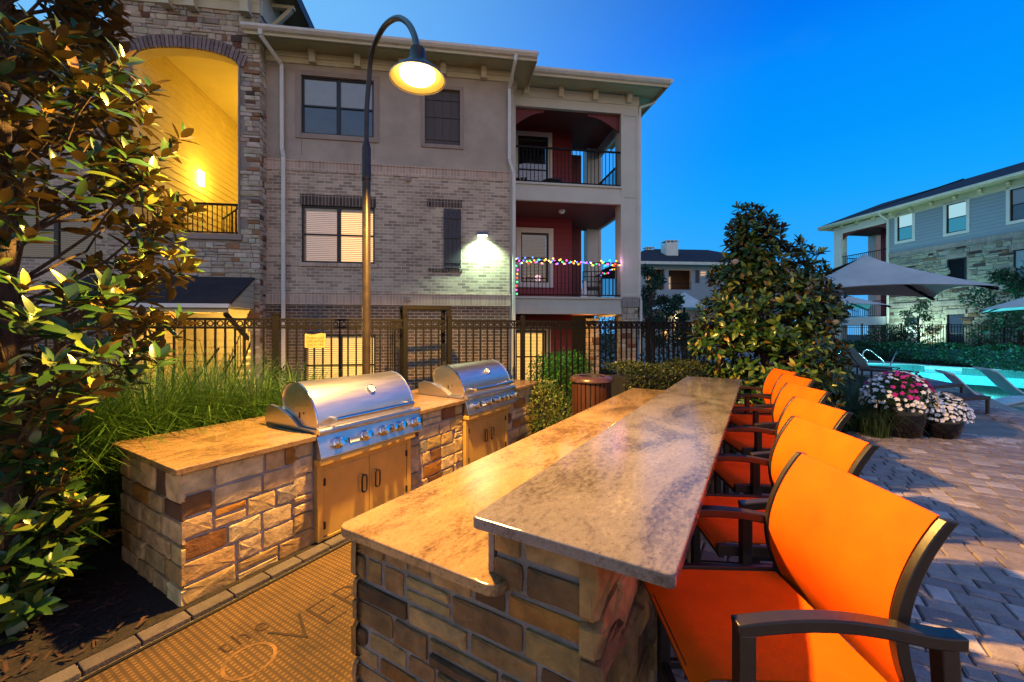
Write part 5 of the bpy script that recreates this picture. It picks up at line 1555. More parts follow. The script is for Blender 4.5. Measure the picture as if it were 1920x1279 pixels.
# ---- near magnolia at the left edge, its right outline measured from the photograph
rng = random.Random(4)
MX, MY = -3.05, 2.42
mag = thing('magnolia_tree', 'large glossy magnolia at the left edge, lit gold by the lamp', 'tree', (MX,MY,0), 0)
outl = [(-.0,.15),(.2,.42),(.5,.46),(.75,.42),(1.0,.36),(1.2,.42),(1.38,.62),(1.6,.98),(1.85,1.0),(2.0,.90),(2.15,.92),(2.35,1.12),(2.55,1.16),(2.7,1.0),(2.9,.88),(3.1,.95),(3.3,.95),(3.5,.62),(3.75,.62),(4.2,.55),(4.6,.35)]
def orad(z):
    for i in range(len(outl)-1):
        if outl[i][0] <= z <= outl[i+1][0]:
            t_ = (z-outl[i][0])/(outl[i+1][0]-outl[i][0]); return .92*(outl[i][1]*(1-t_)+outl[i+1][1]*t_)
    return .3
Lv = Leaves(); lm = MB()
tr_pts = [Vector((0,0,0)),Vector((.03,.02,.9)),Vector((-.02,.05,2.0)),Vector((.02,0,3.2)),Vector((.0,.02,4.5))]
MB().tube(tr_pts, [.075,.065,.05,.035,.015], 10).build('trunk', M['bark'], mag, smooth=60)
tips = []
tries = 0
while len(tips) < 460 and tries < 20000:
    tries += 1
    z = rng.uniform(.12,4.5); a = rng.uniform(0,2*math.pi)
    ro = orad(z); dirx = math.cos(a)
    rr = ro*(rng.uniform(.45,1.0)**.6)
    p = Vector((rr*math.cos(a), rr*.95*math.sin(a), z))
    if math.sin(p.z*4.3+1.0)+math.sin(math.atan2(p.y,p.x)*3+p.z*2) < -1.2 or any((p-q).length < .10 for q in tips): continue
    tips.append(p)
for p in tips:
    h = max(.1, p.z-.35-.25*math.hypot(p.x,p.y)+rng.uniform(-.1,.1))
    k = min(3, int(h/1.1)); tp = tr_pts[k].lerp(tr_pts[k+1], min(1,max(0,(h-tr_pts[k].z)/(tr_pts[k+1].z-tr_pts[k].z))))
    d = (p-tp); d.z += .7*d.length; d = (d.normalized()+unit(rng)*.35+Vector((0,0,.25))).normalized()
    if math.hypot(p.x,p.y) > .25 and rng.random() < .35: limb(lm, tp, p-d*.03, .012, .005, rng, 5, .1)
    rosette(Lv, rng, p, d, .158, .12)
    if rng.random() < .85:
        q = p - d*rng.uniform(.10,.2)+unit(rng)*.06
        rosette(Lv, rng, q, (d+unit(rng)*.6).normalized(), .145, .06, rng.randint(4,7))
lm.build('limbs', M['bark'], mag, smooth=60)
Lv.build('crown', M['magnolia_leaf'], mag)

# ---- magnolia at the far end of the bar
rng = random.Random(9)
o = onground(1432, 801); 
MX2, MY2 = (1438-960)/765*6.9, 6.9
mg2 = thing('magnolia_tree', 'bushy magnolia with white blossoms at the far end of the bar', 'tree', (MX2,MY2,0), 0)
Lv = Leaves(); lm = MB()
tp2 = [Vector((0,0,0)),Vector((.02,0,.8)),Vector((-.1,.03,1.7)),Vector((-.3,0,2.8)),Vector((-.36,0,3.8))]
MB().tube(tp2, [.07,.06,.05,.03,.012], 10).build('trunk', M['bark'], mg2, smooth=60)
MB().tube([Vector((.0,0,.6)),Vector((.3,.05,1.5)),Vector((.6,.0,2.4)),Vector((.68,0,3.0))], [.05,.045,.03,.012], 9).build('trunk', M['bark'], mg2, smooth=60)
lobes = [((-.30,0,3.15),(.42,.42,.85),80),((-.08,0,2.85),(.50,.48,.55),70),((-.22,0,3.3),(.42,.40,.5),60),((.64,0,2.62),(.33,.36,.70),62),((.78,0,2.1),(.45,.5,.55),70),((.15,0,2.1),(.96,.85,.75),250),((-.62,0,1.95),(.55,.6,.50),80),((.1,-.05,1.25),(1.02,.95,.75),260),((.0,-.1,.55),(1.05,.9,.55),140),((.85,0,1.15),(.45,.5,.5),50),((-.98,0,1.55),(.30,.35,.35),24),((-.55,.1,2.65),(.35,.3,.35),26)]
tips = []
for c, r_, cnt in lobes:
    k = 0; tries = 0
    while k < cnt and tries < cnt*30:
        tries += 1
        v = unit(rng)*(rng.uniform(.45,1)**.45)
        p = Vector((c[0]+v.x*r_[0], c[1]+v.y*r_[1], c[2]+v.z*r_[2]))
        if p.z < .08 or any((p-q[0]).length < .108 for q in tips): continue
        tips.append((p, Vector((v.x,v.y,v.z)))); k += 1
for p, v in tips:
    d = (v*.8+Vector((0,0,.6))+unit(rng)*.3).normalized()
    tr_ = tp2 if p.x < .3 else [Vector((.0,0,.6)),Vector((.3,.05,1.5)),Vector((.6,.0,2.4)),Vector((.68,0,3.0))]
    q = min((tr_[i].lerp(tr_[i+1],f) for i in range(len(tr_)-1) for f in (0,.33,.66)), key=lambda s_:(s_-p+Vector((0,0,.3))).length)
    if rng.random() < .5: limb(lm, q, p-d*.03, .010, .004, rng, 4, .06)
    rosette(Lv, rng, p, d, .158, .24 if p.z > 2.3 else .08, rng.randint(7,10))
lm.build('limbs', M['bark'], mg2, smooth=60)
Lv.build('crown', M['magnolia_leaf'], mg2)
for (px,py) in ((1517,549),(1378,497),(1566,610)):
    p = at(px,py,6.35)-Vector((MX2,MY2,0)); fl = Leaves()
    for k in range(9):
        a = k*2.4; d = (Vector((math.cos(a)*.9,math.sin(a)*.9-.3,.55 if k < 5 else 1.2))).normalized()
        nn = (Vector((0,0,1))-d*d.z).normalized(); fl.leaf(p, d, nn, .10, .06, (.62,.58,.52), .5, -.25)
    fl.build('blossom', M['leaf'], mg2)

# ---- generic leafy masses
def leafmass(name, parts_, mat, parent, rng, size, cols, surf=.72, up=.3, zmin=.01):
    Lv = Leaves()
    for (c, r_, cnt) in parts_:
        for i in range(cnt):
            v = unit(rng); k = surf+(1-surf)*rng.random()
            if rng.random() < .2: k *= rng.uniform(.5,1)
            p = Vector((c[0]+v.x*r_[0]*k, c[1]+v.y*r_[1]*k, c[2]+v.z*r_[2]*k))
            if p.z < zmin: continue
            d = (v*.6+unit(rng)*.8+Vector((0,0,up))).normalized(); n_ = (v+unit(rng)*.7)
            n_ = (n_-d*n_.dot(d)); 
            if n_.length < 1e-3: continue
            l = size*rng.uniform(.6,1.3); q = rng.uniform(.55,1.35); cc = rng.choice(cols)
            Lv.diamond(p, d, n_.normalized(), l, l*rng.uniform(.4,.6), tuple(x*q for x in cc))
    return Lv.build(name, mat, parent, smooth=False)
G1c = [(.045,.12,.015),(.03,.085,.012),(.07,.16,.02)]
G2c = [(.05,.075,.012),(.035,.055,.010),(.09,.10,.02)]
G3c = [(.018,.05,.014),(.012,.035,.010),(.028,.07,.018)]
def core(parent, c, r_, name='stems'):
    MB().sphere(c, 1, 14, 9, sc=r_).build(name, pm('shrub_shade_'+name, (.010,.014,.006), .95), parent, smooth=180)
def shrub(label, x, y, r_, h, cols, size=.05, cnt=2600, cat='shrub', seed=1, base=0.0):
    rg = random.Random(seed)
    g = thing('shrub', label, cat, (x,y,base), 0)
    lumps = [((rg.uniform(-.25,.25)*r_, rg.uniform(-.25,.25)*r_, h*.5+rg.uniform(-.08,.08)*h),(r_*.85,r_*.85,h*.52),int(cnt*.55))]
    for k in range(5):
        a = k*1.257+rg.uniform(-.3,.3); lumps.append(((r_*.42*math.cos(a),r_*.42*math.sin(a),h*rg.uniform(.35,.62)),(r_*.6,r_*.6,h*.38),int(cnt*.09)))
    leafmass('foliage', lumps, M['leaf'], g, rg, size, cols)
    mb = MB()
    for k in range(9):
        a = k*.7; mb.tube([(0.03*math.cos(a),.03*math.sin(a),0),(r_*.25*math.cos(a),r_*.25*math.sin(a),h*.35),(r_*.55*math.cos(a),r_*.55*math.sin(a),h*.72)],[.014,.010,.004],5)
    mb.build('stems', M['bark'], g)
    return g
p = at(1046,700,9.35); shrub('rounded bright green clipped shrub behind the fence, below the balconies', p.x, p.y, .78, 1.36, [(.07,.26,.015),(.05,.19,.012),(.10,.32,.02)], .06, 8000, seed=2)
p = at(538,700,7.9); shrub('dark green shrub by the downspout, behind the fence post', p.x, p.y, .34, 1.05, [(.03,.11,.02),(.02,.08,.015)], .05, 1800, seed=3)
p = at(1030,750,6.55); shrub('low yellow green shrub between the island end and the bin', p.x, p.y, .38, .98, [(.10,.14,.02),(.05,.10,.015),(.16,.16,.03)], .05, 2600, seed=4)
for k,(px,Y,r_,h_) in enumerate(((1196,11.6,.6,1.2),(1232,11.0,.75,1.5),(1275,10.7,.7,1.35),(1322,10.4,.8,1.5))):
    p = at(px,660,Y); shrub(['narrow dark shrub behind the fence, right of the stone pier','dark shrub behind the fence under the slender tree','dark shrub behind the fence, left of the lit porch','dark shrub behind the fence, partly hidden by the magnolia'][k], p.x, p.y, r_, h_, G3c, .08, 1800, seed=60+k, base=-.3)
p = at(1143,640,17); shrub('tall dark shrub seen between the stone piers under the balconies', p.x, p.y, 1.3, 3.3, G3c, .13, 2200, seed=71, base=-.6)
p = at(1300,655,26); shrub('distant dark shrub against the pale porch of the far house', p.x, p.y, 1.0, 1.8, G3c, .16, 1200, seed=5)
# box hedge past the bin
hd = thing('box_hedge', 'low clipped box hedge behind the litter bin along the fence', 'hedge', (0,0,0), 0)
rg = random.Random(12); Lv = Leaves()
h0 = at(1150,700,7.15); h1 = at(1335,700,7.75)
hx = (h1-h0); hx.z = 0; hl = hx.length; hx.normalize(); hy = Vector((-hx.y,hx.x,0))
for i in range(7200):
    s_ = rg.uniform(0,hl); w_ = rg.uniform(-.45,.45); top = 1.10+.05*math.sin(s_*5)+.04*math.sin(s_*11+w_*6)
    if rg.random() < .55: z = top-rg.random()**2*.12
    else: z = rg.uniform(.15,top); w_ = -.45+rg.random()**2*.12
    p = Vector((h0.x,h0.y,0))+hx*s_+hy*w_+Vector((0,0,z))
    d = (unit(rg)+Vector((0,0,.4))-hy*.2).normalized(); n_ = unit(rg)+Vector((0,0,.8)); n_ = (n_-d*n_.dot(d)).normalized()
    l = rg.uniform(.03,.06); q = rg.uniform(.5,1.4); cc = rg.choice(G2c); Lv.diamond(p,d,n_,l,l*.55,tuple(x*q for x in cc))
Lv.build('foliage', M['leaf'], hd, smooth=False)
mb = MB(); a = Vector((h0.x,h0.y,0)); mb.beam(a+hx*.05+Vector((0,0,.5)), a+hx*(hl-.05)+Vector((0,0,.5)), .6, .86); mb.build('stems', M['dark_room'], hd)  # solid near-black block stands for the shade inside the hedge

# ---- ornamental grasses
def grass(name, label, clumps, rng, ln, cols, wid=.007, lean=.55):
    Lv = Leaves(); V = Lv.v; F_ = Lv.f; C_ = Lv.c
    for (cx, cy, rad, cnt, sc) in clumps:
        for i in range(cnt):
            a = rng.uniform(0,6.283); r_ = rad*.35*math.sqrt(rng.random())
            p = Vector((cx+r_*math.cos(a), cy+r_*math.sin(a), 0)); a2 = a+rng.uniform(-.6,.6)
            out_ = Vector((math.cos(a2),math.sin(a2),0)); l = ln*sc*rng.uniform(.6,1.1); le = lean*rng.uniform(.3,1.25)
            sd_ = out_.cross(Vector((0,0,1))); w_ = wid*rng.uniform(.7,1.4); q = rng.uniform(.5,1.45); cc = tuple(x*q for x in rng.choice(cols))
            k = len(V); ns = 6
            for j in range(ns+1):
                t_ = j/ns; ang = le*(.25+1.35*t_*t_)
                pt = p + out_*(l*t_*math.sin(ang*.9)) + Vector((0,0,l*t_*math.cos(ang*.95)))
                ww = w_*(1-t_**2.2)*.5+.0004
                V.append(tuple(pt+sd_*ww)); V.append(tuple(pt-sd_*ww))
            for j in range(ns):
                F_.append((k+2*j,k+2*j+1,k+2*j+3,k+2*j+2)); C_.append(cc)
    o = Lv.build(name, M['blade'], None, smooth=True); o['kind'] = 'stuff'; o['label'] = label; o['category'] = 'grass'
    return o
GC = [(.065,.165,.018),(.045,.12,.014),(.11,.20,.025),(.03,.085,.012)]
rng = random.Random(6)
cl = []
for (uu,vv) in ((1.0,4.95),(1.5,4.88),(2.0,4.98),(2.5,4.88),(2.95,4.95),(1.25,5.35),(1.8,5.4),(2.3,5.35),(.7,5.2),(.6,4.75),(.35,4.9)):
    w_ = BAR.world(uu,vv,0); cl.append((w_.x,w_.y,.66,820,rng.uniform(.88,1.12)))
grass('ornamental_grass', 'long green ornamental grass arching behind the grill island', cl, rng, 1.55, GC, .0105)
w_ = BAR.world(.55,4.2,0); cl = [(w_.x,w_.y,.5,420,.8)]
grass('ornamental_grass', 'shaded grass tuft at the near end of the grill island', cl, rng, 1.1, GC)
w_ = at(1062,770,6.35)
grass('ornamental_grass', 'small spiky grass tuft left of the litter bin', [(w_.x-.12,w_.y-.1,.25,160,1)], rng, .85, [(.13,.17,.05),(.09,.14,.04)], .008, .7)
cl = []
for (px,py) in ((1530,742),(1560,752),(1590,765),(1535,770),(1620,745),(1500,750),(1575,735),(1545,795),(1605,790),(1640,800)):
    w_ = onground(px,py+18); cl.append((w_.x,w_.y,.6,300,rng.uniform(.75,1.0)))
grass('ornamental_grass', 'dark fine grasses between the bar stools and flower pots', cl, rng, 1.05, [(.05,.085,.02),(.035,.07,.018),(.07,.11,.03)], .008, .75)

# ================================================================ FLOWER POTS
def petunia_pot(label, px, py, r_, h, pink, seed, rise, grp='glazed pots of petunias'):
    rg = random.Random(seed); o = onground(px,py)
    g = thing('flower_pot', label, 'flower pot', (o.x,o.y,.014), 0, grp)
    MB().lathe([(.001,.0),(r_*.72,.0),(r_*.80,.03),(r_*.98,h*.5),(r_*1.0,h*.72),(r_*.93,h*.93),(r_*1.0,h*.95),(r_*1.0,h),(r_*.88,h),(r_*.86,h*.9),(.001,h*.9)],40).build('pot', M['pot'], g, smooth=35)
    leafmass('foliage', [((0,0,h*1.0),(r_*1.15,r_*1.15,rise*.88),2200)], M['leaf'], g, rg, .06, [(.03,.075,.015),(.05,.10,.02)], zmin=h*.93)
    fw, fp = Leaves(), Leaves()
    cl_ = [(rg.uniform(0,6.28),rg.uniform(.2,1.2)) for k in range(15)]
    n_ = 0; pts_ = []
    for tries in range(6000):
        if n_ >= 210: break
        v = unit(rg)
        if v.z < -.06: continue
        p = Vector((v.x*r_*1.3, v.y*r_*1.3, h*.98+v.z*rise*1.02+(-.02 if v.z < 0 else 0)))
        if any((p-q).length < .055 for q in pts_): continue
        pts_.append(p); n_ += 1
        az = math.atan2(v.y,v.x); el = math.acos(max(-1,min(1,v.z)))
        isp = pink and any(abs((az-a+3.14)%6.28-3.14) < .30 and abs(el-e) < .22 for a,e in cl_)
        t_ = fp if isp else fw
        d = (v+Vector((0,0,.35))+unit(rg)*.6).normalized(); u_ = d.orthogonal().normalized(); w_ = d.cross(u_)
        rr = rg.uniform(.032,.046); k = len(t_.v); q = rg.uniform(.85,1.1)
        t_.v.append(tuple(p-d*.014))
        m_ = 10
        for i in range(m_):
            a = 6.283*i/m_; rr2 = rr*(1 if i%2 == 0 else .74)*rg.uniform(.88,1.1)
            t_.v.append(tuple(p+(u_*math.cos(a)+w_*math.sin(a))*rr2+d*(.004 if i%2 else -.002)))
        for i in range(m_): t_.f.append((k,k+1+i,k+1+(i+1)%m_)); t_.c.append((q,q,q))
    fw.build('white_flowers', M['petal_white'], g, smooth=False)
    if pink: fp.build('pink_flowers', M['petal_pink'], g, smooth=False)
    return g
petunia_pot('larger brown glazed pot heaped with white and magenta petunias', 1683, 816, .375, .53, True, 3, .52)
petunia_pot('smaller brown glazed pot of white petunias beside the larger one', 1759, 819, .295, .36, False, 5, .36)

# ================================================================ SHADE UMBRELLAS
def umbrella(label, corner, deg, side_l=3.0, ze=2.5, za=3.42, post=None):
    """square cloth canopy; corner = nearest right corner, local x towards the far side, y towards the left"""
    g = thing('shade_umbrella', label, 'umbrella', (corner[0],corner[1],0), deg, 'square shade umbrellas round the pool')
    S = side_l; n_ = 12; vs = []; fs_ = []
    for i in range(n_+1):
        for j in range(n_+1):
            u_ = i/n_*2-1; v = j/n_*2-1
            # pyramid with sagging hem between the corners and catenary ribs
            m_ = max(abs(u_),abs(v)); c = min(abs(u_),abs(v))/m_ if m_ > 1e-6 else 0
            z = za-(za-ze)*(m_**.82) + .13*m_*m_*(1-c*c)*.9
            hem = 1-.085*(1-c*c)*m_**3
            vs.append((S/2+u_*S/2*hem, S/2+v*S/2*hem, z))
    for i in range(n_):
        for j in range(n_):
            k = i*(n_+1)+j; fs_.append((k,k+n_+1,k+n_+2,k+1))
    top = len(vs); vs += [(a,b_,c-.012) for a,b_,c in vs]
    fs_ += [tuple(reversed([q+top for q in f])) for f in fs_[:n_*n_]]
    MB().add(vs, fs_).build('canopy', M['fabric'], g, smooth=50, recalc=False)
    mb = MB()
    for cx,cy in ((0,0),(S,0),(S,S),(0,S)):
        pts = []
        for k in range(7):
            t_ = k/6; pts.append((S/2+(cx-S/2)*t_, S/2+(cy-S/2)*t_, za-.05-(za-ze)*(t_**.82)))
        mb.tube(pts, .03, 6)
    mb.build('rib', M['iron'], g)
    if post: 
        MB().box(post[0]-.06,post[0]+.06,post[1]-.06,post[1]+.06,-.2,2.75).build('post', M['wood_post'], g, bevel=.01)
        MB().beam((post[0],post[1],2.70),(S/2,S/2,3.30),.07,.1).build('arm', M['iron'], g)
    return g
umbrella('nearest grey square shade umbrella, over the flower pots', (8.27,6.94), 58.8, post=(1.35,2.95))
p = at(1670,572,12.6); umbrella('second grey shade umbrella, partly under the nearest canopy', (p.x,p.y), 58.8, post=(1.5,1.5), za=3.25)
p = at(2160,560,13.0); umbrella('grey shade umbrella cut off by the right edge of the photo', (p.x,p.y), 40, side_l=3.6, post=(1.8,1.8))
p = at(1326,578,20.5); umbrella('distant shade umbrella before the far house, between tree and magnolia', (p.x,p.y), 50, side_l=3.2, ze=2.8, za=3.85, post=(1.6,1.6))

# ================================================================ POOL FURNITURE
def loop_rail(label, px, py, cat='pool rail'):
    o = onground(px,py)
    g = MB(); r_ = .024
    raw = [(0,0,-.3),(0,0,.55),(.05,0,.68),(.16,0,.75),(.30,0,.72),(.75,0,.28),(.86,0,.14),(.86,0,.02),(.78,0,-.06),(.6,0,-.10),(.45,0,-.10)]
    g.tube([Vector(q) for q in raw], r_, 10)
    ob = g.build('pool_rail', M['chrome'], None, smooth=60); tag(ob, label, cat, 'looped pool ladder rails'); ob.location = (o.x,o.y,0); ob.rotation_euler = (0,0,R(-18)); return ob
loop_rail('looped steel pool ladder rail, left one of the pair', 1588, 681)
loop_rail('looped steel pool ladder rail, right one of the pair', 1618, 684)
a = onground(1668,687); b_ = onground(1719,676)
ob = MB().tube([Vector((a.x,a.y,-.35)), Vector((a.x,a.y,.0)), Vector((b_.x-.9,b_.y,.95)), Vector((b_.x-.7,b_.y,1.0)), Vector((b_.x-.1,b_.y,1.0)), Vector((b_.x,b_.y,.93)), Vector((b_.x,b_.y,0))], .026, 10).build('hand_rail', M['chrome'], None, smooth=60)
tag(ob, 'tall sloping steel hand rail at the pool steps', 'hand rail')
def lounger(label, o, deg, sling, back=.62, frame=None, grp='chaise loungers by the pool'):
    g = thing('sun_lounger', label, 'sun lounger', (o.x,o.y,0), deg, grp)
    fr = frame or M['wicker']
    MB().box(0,1.30,-.33,.33,.33,.37).build('seat', sling, g, bevel=.01)
    MB().prism([(0,.33),(-.50,.33+back),(-.46,.36+back),(.03,.37)], -.33, .33, 'y').build('backrest', sling, g, bevel=.008)
    for s_ in (-.35,.35):
        MB().beam((-.02,s_,.335),(1.32,s_,.335),.03,.07).build('side_rail', fr, g)
        for x in (.05,1.25): MB().box(x-.025,x+.025,s_-.022,s_+.022,0,.30).build('leg', fr, g)
    return g
o = onground(1597,702); lounger('dark woven lounger tilted up beside the grasses, left of pair', o, -60, M['wicker'], .75)
o = onground(1622,710); lounger('dark woven lounger tilted up beside the pots, right of pair', o, -62, M['wicker'], .75)
o = onground(1727,775); lounger('brown lounger behind the flower pots, its foot towards the pool', o, 12, pm('brown_sling',(.075,.045,.04),.7), .25)
o = onground(1715,748); lounger('blue grey lounger behind the brown one, by the water', o, 20, pm('blue_grey_sling',(.10,.12,.16),.7), .30)
o = onground(1932,692); lounger('rust orange lounger across the pool at the right edge', o, 170, M['sling_rust'], .80)
o = onground(1868,682)
g = thing('side_table', 'small dark glass topped side table across the pool', 'table', (o.x,o.y,0), 10)
MB().box(-.45,.45,-.3,.3,.50,.52).build('tabletop', M['glass_dark'], g)
for sx in (-.4,.4):
    for sy in (-.26,.26): MB().box(sx-.02,sx+.02,sy-.02,sy+.02,0,.499).build('leg', M['black'], g)
def ledge_lounger(label, o, deg):
    g = thing('pool_lounger', label, 'pool lounger', (o.x,o.y,-.2), deg, 'white moulded loungers in the shallow water')
    top = [(-.95,.86),(-.80,.80),(-.45,.38),(-.15,.12),(.1,.08),(.45,.22),(.75,.26),(1.05,.12),(1.25,-.04)]
    poly = top + [(x,z-.06) for x,z in reversed(top)]
    MB().prism(poly, -.34, .34, 'y').build('shell', M['white_plastic'], g, smooth=35, bevel=.012)
    MB().prism([(-.55,-.2),(-.15,.05),(.15,.01),(.5,.12),(.55,-.2)], -.24, .24, 'y').build('base', M['white_plastic'], g)
o = onground(1858,745); ledge_lounger('white moulded lounger standing in shallow water, nearest', o, -28)
o = onground(1925,735); ledge_lounger('white moulded lounger in shallow water, cut off at the right edge', o, -20)
# depth marking on the far wall of the pool
a = Vector((*POOL[2],0)); b_ = Vector((*POOL[3],0)); d = (b_-a).normalized()
mid = a+d*((b_-a).length*.16); ang = math.atan2(d.y,d.x)
dm = thing('depth_marker', 'white tile depth marking 3 FT 6 IN on the far pool wall', 'pool marking', (mid.x,mid.y,-.09), 0)
dm.rotation_euler = (0,0,ang)
MB().box(-.6,.6,-.012,-.004,-.075,.06).build('tile', M['white_plastic'], dm)
text_obj('lettering', '3 FT 6 IN', .13, M['shutter_blue'], dm, (0,-.014,-.01), (R(90),0,0), .0005)

# ================================================================ PLANTING BEYOND THE POOL
far_f = thing('iron_fence', 'black picket fence beyond the pool hedge', 'fence', (0,0,0), 0)
FA, FB = at(1500,640,32.5), at(2120,640,17.6)
d = FB-FA; d.z = 0; fl_ = d.length; d.normalize()
mb = MB(); A = Vector((FA.x,FA.y,0)); up = Vector((0,0,1))
for z in (2.02,1.88,.15): mb.beam(A+up*z, A+d*fl_+up*z, .03, .035)
k = int(fl_/.125)
for i in range(k): mb.beam(A+d*(i*.125)+up*.1, A+d*(i*.125)+up*2.03, .02, .02)
mb.build('panel', M['black'], far_f)
i = 0
while i*2.3 < fl_:
    MB().beam(A+d*(i*2.3)+up*0, A+d*(i*2.3)+up*2.14, .07, .07).build('post', M['black'], far_f); i += 1
hg = thing('pool_hedge', 'dark clipped hedge along the far side of the pool', 'hedge', (0,0,0), 0)
rg = random.Random(15); Lv = Leaves()
HA, HB = onground(1560,668), onground(2060,705); HA.z = HB.z = 0
d2 = (HB-HA); hl = d2.length; d2.normalize(); n2 = Vector((-d2.y,d2.x,0))
if n2.x < 0: n2 = -n2
HA = HA - n2*.2
for i in range(9000):
    s_ = rg.uniform(0,hl); w_ = rg.uniform(-.5,.5); top = 1.0+.06*math.sin(s_*3)+.05*math.sin(s_*7.3+w_*5)
    if rg.random() < .5: z = top-rg.random()**2*.15
    else: z = rg.uniform(.02,top); w_ = -.5+rg.random()**2*.15
    p = HA+d2*s_+n2*w_+Vector((0,0,z)); dd = (unit(rg)+Vector((0,0,.3))).normalized(); nn = unit(rg)-n2*.4+Vector((0,0,.5)); nn = (nn-dd*nn.dot(dd)).normalized()
    l = rg.uniform(.07,.13); q = rg.uniform(.5,1.4); cc = rg.choice(G3c); Lv.diamond(p,dd,nn,l,l*.6,tuple(x*q for x in cc))
Lv.build('foliage', M['leaf'], hg, smooth=False)
mb = MB(); mb.beam(HA+up*.42, HA+d2*hl+up*.42, .7, .84); mb.build('stems', M['dark_room'], hg)  # shade within the hedge given as one near-black block
# light green lawn strip behind the fence
a = EAST.world(-11,-.3,0); b_ = EAST.world(7,-.3,0); c = EAST.world(7,-1.5,0); e = EAST.world(-11,-1.5,0)
M['lawn'] = pm('bright_lawn',(.06,.15,.015),.9,var=.3,scale=8)
MB().quad((a.x,a.y,.55),(b_.x,b_.y,.55),(c.x,c.y,.02),(e.x,e.y,.02)).build('lawn', M['lawn'], kind='structure')
p = at(1672,640,24.0); shrub('round dark bush in front of the far pool fence', p.x, p.y, 1.25, 1.95, G3c, .13, 2600, seed=21)
def tree(label, x, y, h, r_, cols, cnt, size, seed, lobes=9, base=0, z0=.32, name='tree'):
    rg = random.Random(seed); g = thing(name, label, 'tree', (x,y,base), 0)
    MB().tube([(0,0,-.3),(.05,.02,h*.35),(-.04,.03,h*.75)], [h*.022,h*.016,h*.006], 8).build('trunk', M['bark'], g, smooth=60)
    lm = MB(); parts_ = []
    for k in range(lobes):
        a = k*2.4+rg.uniform(-.4,.4); t_ = (k+.5)/lobes; z = h*(z0+(.96-z0)*t_); rr = r_*(1.0-.75*abs(t_-.35)**1.1)*rg.uniform(.4,.8)
        c = (rr*math.cos(a), rr*math.sin(a), z); q_ = r_*rg.uniform(.38,.58)*(1.05-.5*t_)
        parts_.append((c,(q_,q_,q_*.75),cnt//lobes)); lm.tube([(0,0,z*.72),(c[0]*.6,c[1]*.6,z*.9),c],[.03,.02,.008],5)
    lm.build('limbs', M['bark'], g)
    leafmass('crown', parts_, M['far_leaf'], g, rg, size, cols, surf=.35)
    return g
p = at(1722,600,23.6); tree('small light green tree floodlit against the stone house', p.x, p.y, 3.4, 1.15, [(.10,.16,.06),(.07,.12,.04)], 1500, .13, 31)
p = at(1912,600,18.6); tree('dark green tree before the blue grey house at right', p.x, p.y, 4.9, 1.9, G3c, 4200, .16, 32, 11, z0=.2)
p = at(1222,640,17.5); tree('slender dark tree beside the corner of the balconies', p.x, p.y, 5.1, 1.05, [(.012,.05,.02),(.02,.06,.022),(.010,.04,.02)], 2600, .15, 33, 10, base=-.5)
p = at(1262,640,18.5); tree('smaller dark tree between the balconies and the magnolia', p.x, p.y, 3.9, 1.0, [(.012,.05,.02),(.02,.06,.022),(.010,.04,.02)], 2200, .15, 34, 9, base=-.5)

# ================================================================ HOUSE BEYOND THE POOL
hs = thing('apartment_house', 'blue grey sided apartment house with stone lower walls beyond the pool', 'building', (EAST.o[0],EAST.o[1],EYE-EYE*1.2), EAST.deg)
hs.scale = (1.2,1.2,1.2)
bld_main = bld; bld = hs
EX0, EXB, EX1 = -6.6, -3.15, 12.0
V1 = (-2.72,-1.95,6.72,8.18); V2 = (-.40,.42,6.62,8.08); V3 = (2.0,3.1,6.62,8.05)
V4 = (-.35,.40,4.15,5.30); V5 = (-.38,.34,.6,2.5); V6 = (-2.45,-1.65,.7,2.4); V7 = (2.1,3.2,3.6,5.3)
mb = MB(); wall(mb, EXB, EX1, 6.10, 8.35, [V1,V2,V3]); mb.build('siding_wall', M['blue_siding'], hs, recalc=False)
mb = MB(); wall(mb, EXB, EX1, -.7, 5.86, [V4,V5,V6,V7]); mb.build('stone_wall', M['mortar_dark'], hs, recalc=False)
rs = random.Random(55); mb = MB()
def ehole(s,t_):
    x = EXB+s; z = t_-.1
    return any(a-.08 < x < b_+.08 and c-.05 < z < d_+.28 for a,b_,c,d_ in (V4,V5,V6,V7))
stone_face(mb, lambda s,t_,d: (EXB+s,-d,-.1+t_), 15.1, 5.96, rs, 'east', hr=(.13,.25), wr=(.2,.6), depth=(.01,.045), joint=.02, hole=ehole)
mb.build('stone_veneer', M['wall_stone'], hs, recalc=False)
mb = MB().box(EXB,EX1,-.03,.04,5.86,6.12); mb.box(EXB,EX1,-.05,.04,2.95,3.2)
for (a,b_,c,d_) in (V4,V5,V6,V7): mb.box(a-.06,b_+.06,-.04,.04,d_+.0,d_+.25)
mb.build_each('soldier_course', M['brick_grey'], hs)
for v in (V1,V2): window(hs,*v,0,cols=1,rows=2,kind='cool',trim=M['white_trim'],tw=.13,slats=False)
window(hs,*V3,0,cols=1,rows=2,kind='dark',trim=M['white_trim'],tw=.13,slats=False)
window(hs,*V6,0,cols=1,rows=2,kind='dark',slats=False); window(hs,*V5,0,cols=1,rows=2,kind='dark',slats=False); window(hs,*V7,0,cols=1,rows=2,kind='dark',slats=False)
mb = MB(); x0,x1,z0,z1 = V4
for k in range(16): zz = z0+.05+(z1-z0-.1)*k/16; mb.add([(x0,.0,zz),(x1,.0,zz),(x1,.05,zz+.07),(x0,.05,zz+.07)],[(0,1,2,3)])
mb.box(x0-.02,x0+.05,-.02,.06,z0,z1); mb.box(x1-.05,x1+.02,-.02,.06,z0,z1); mb.box(x0,x1,-.02,.06,z1-.06,z1); mb.box(x0,x1,.07,.08,z0,z1); mb.build('louvre_shutter', M['winframe'], hs)
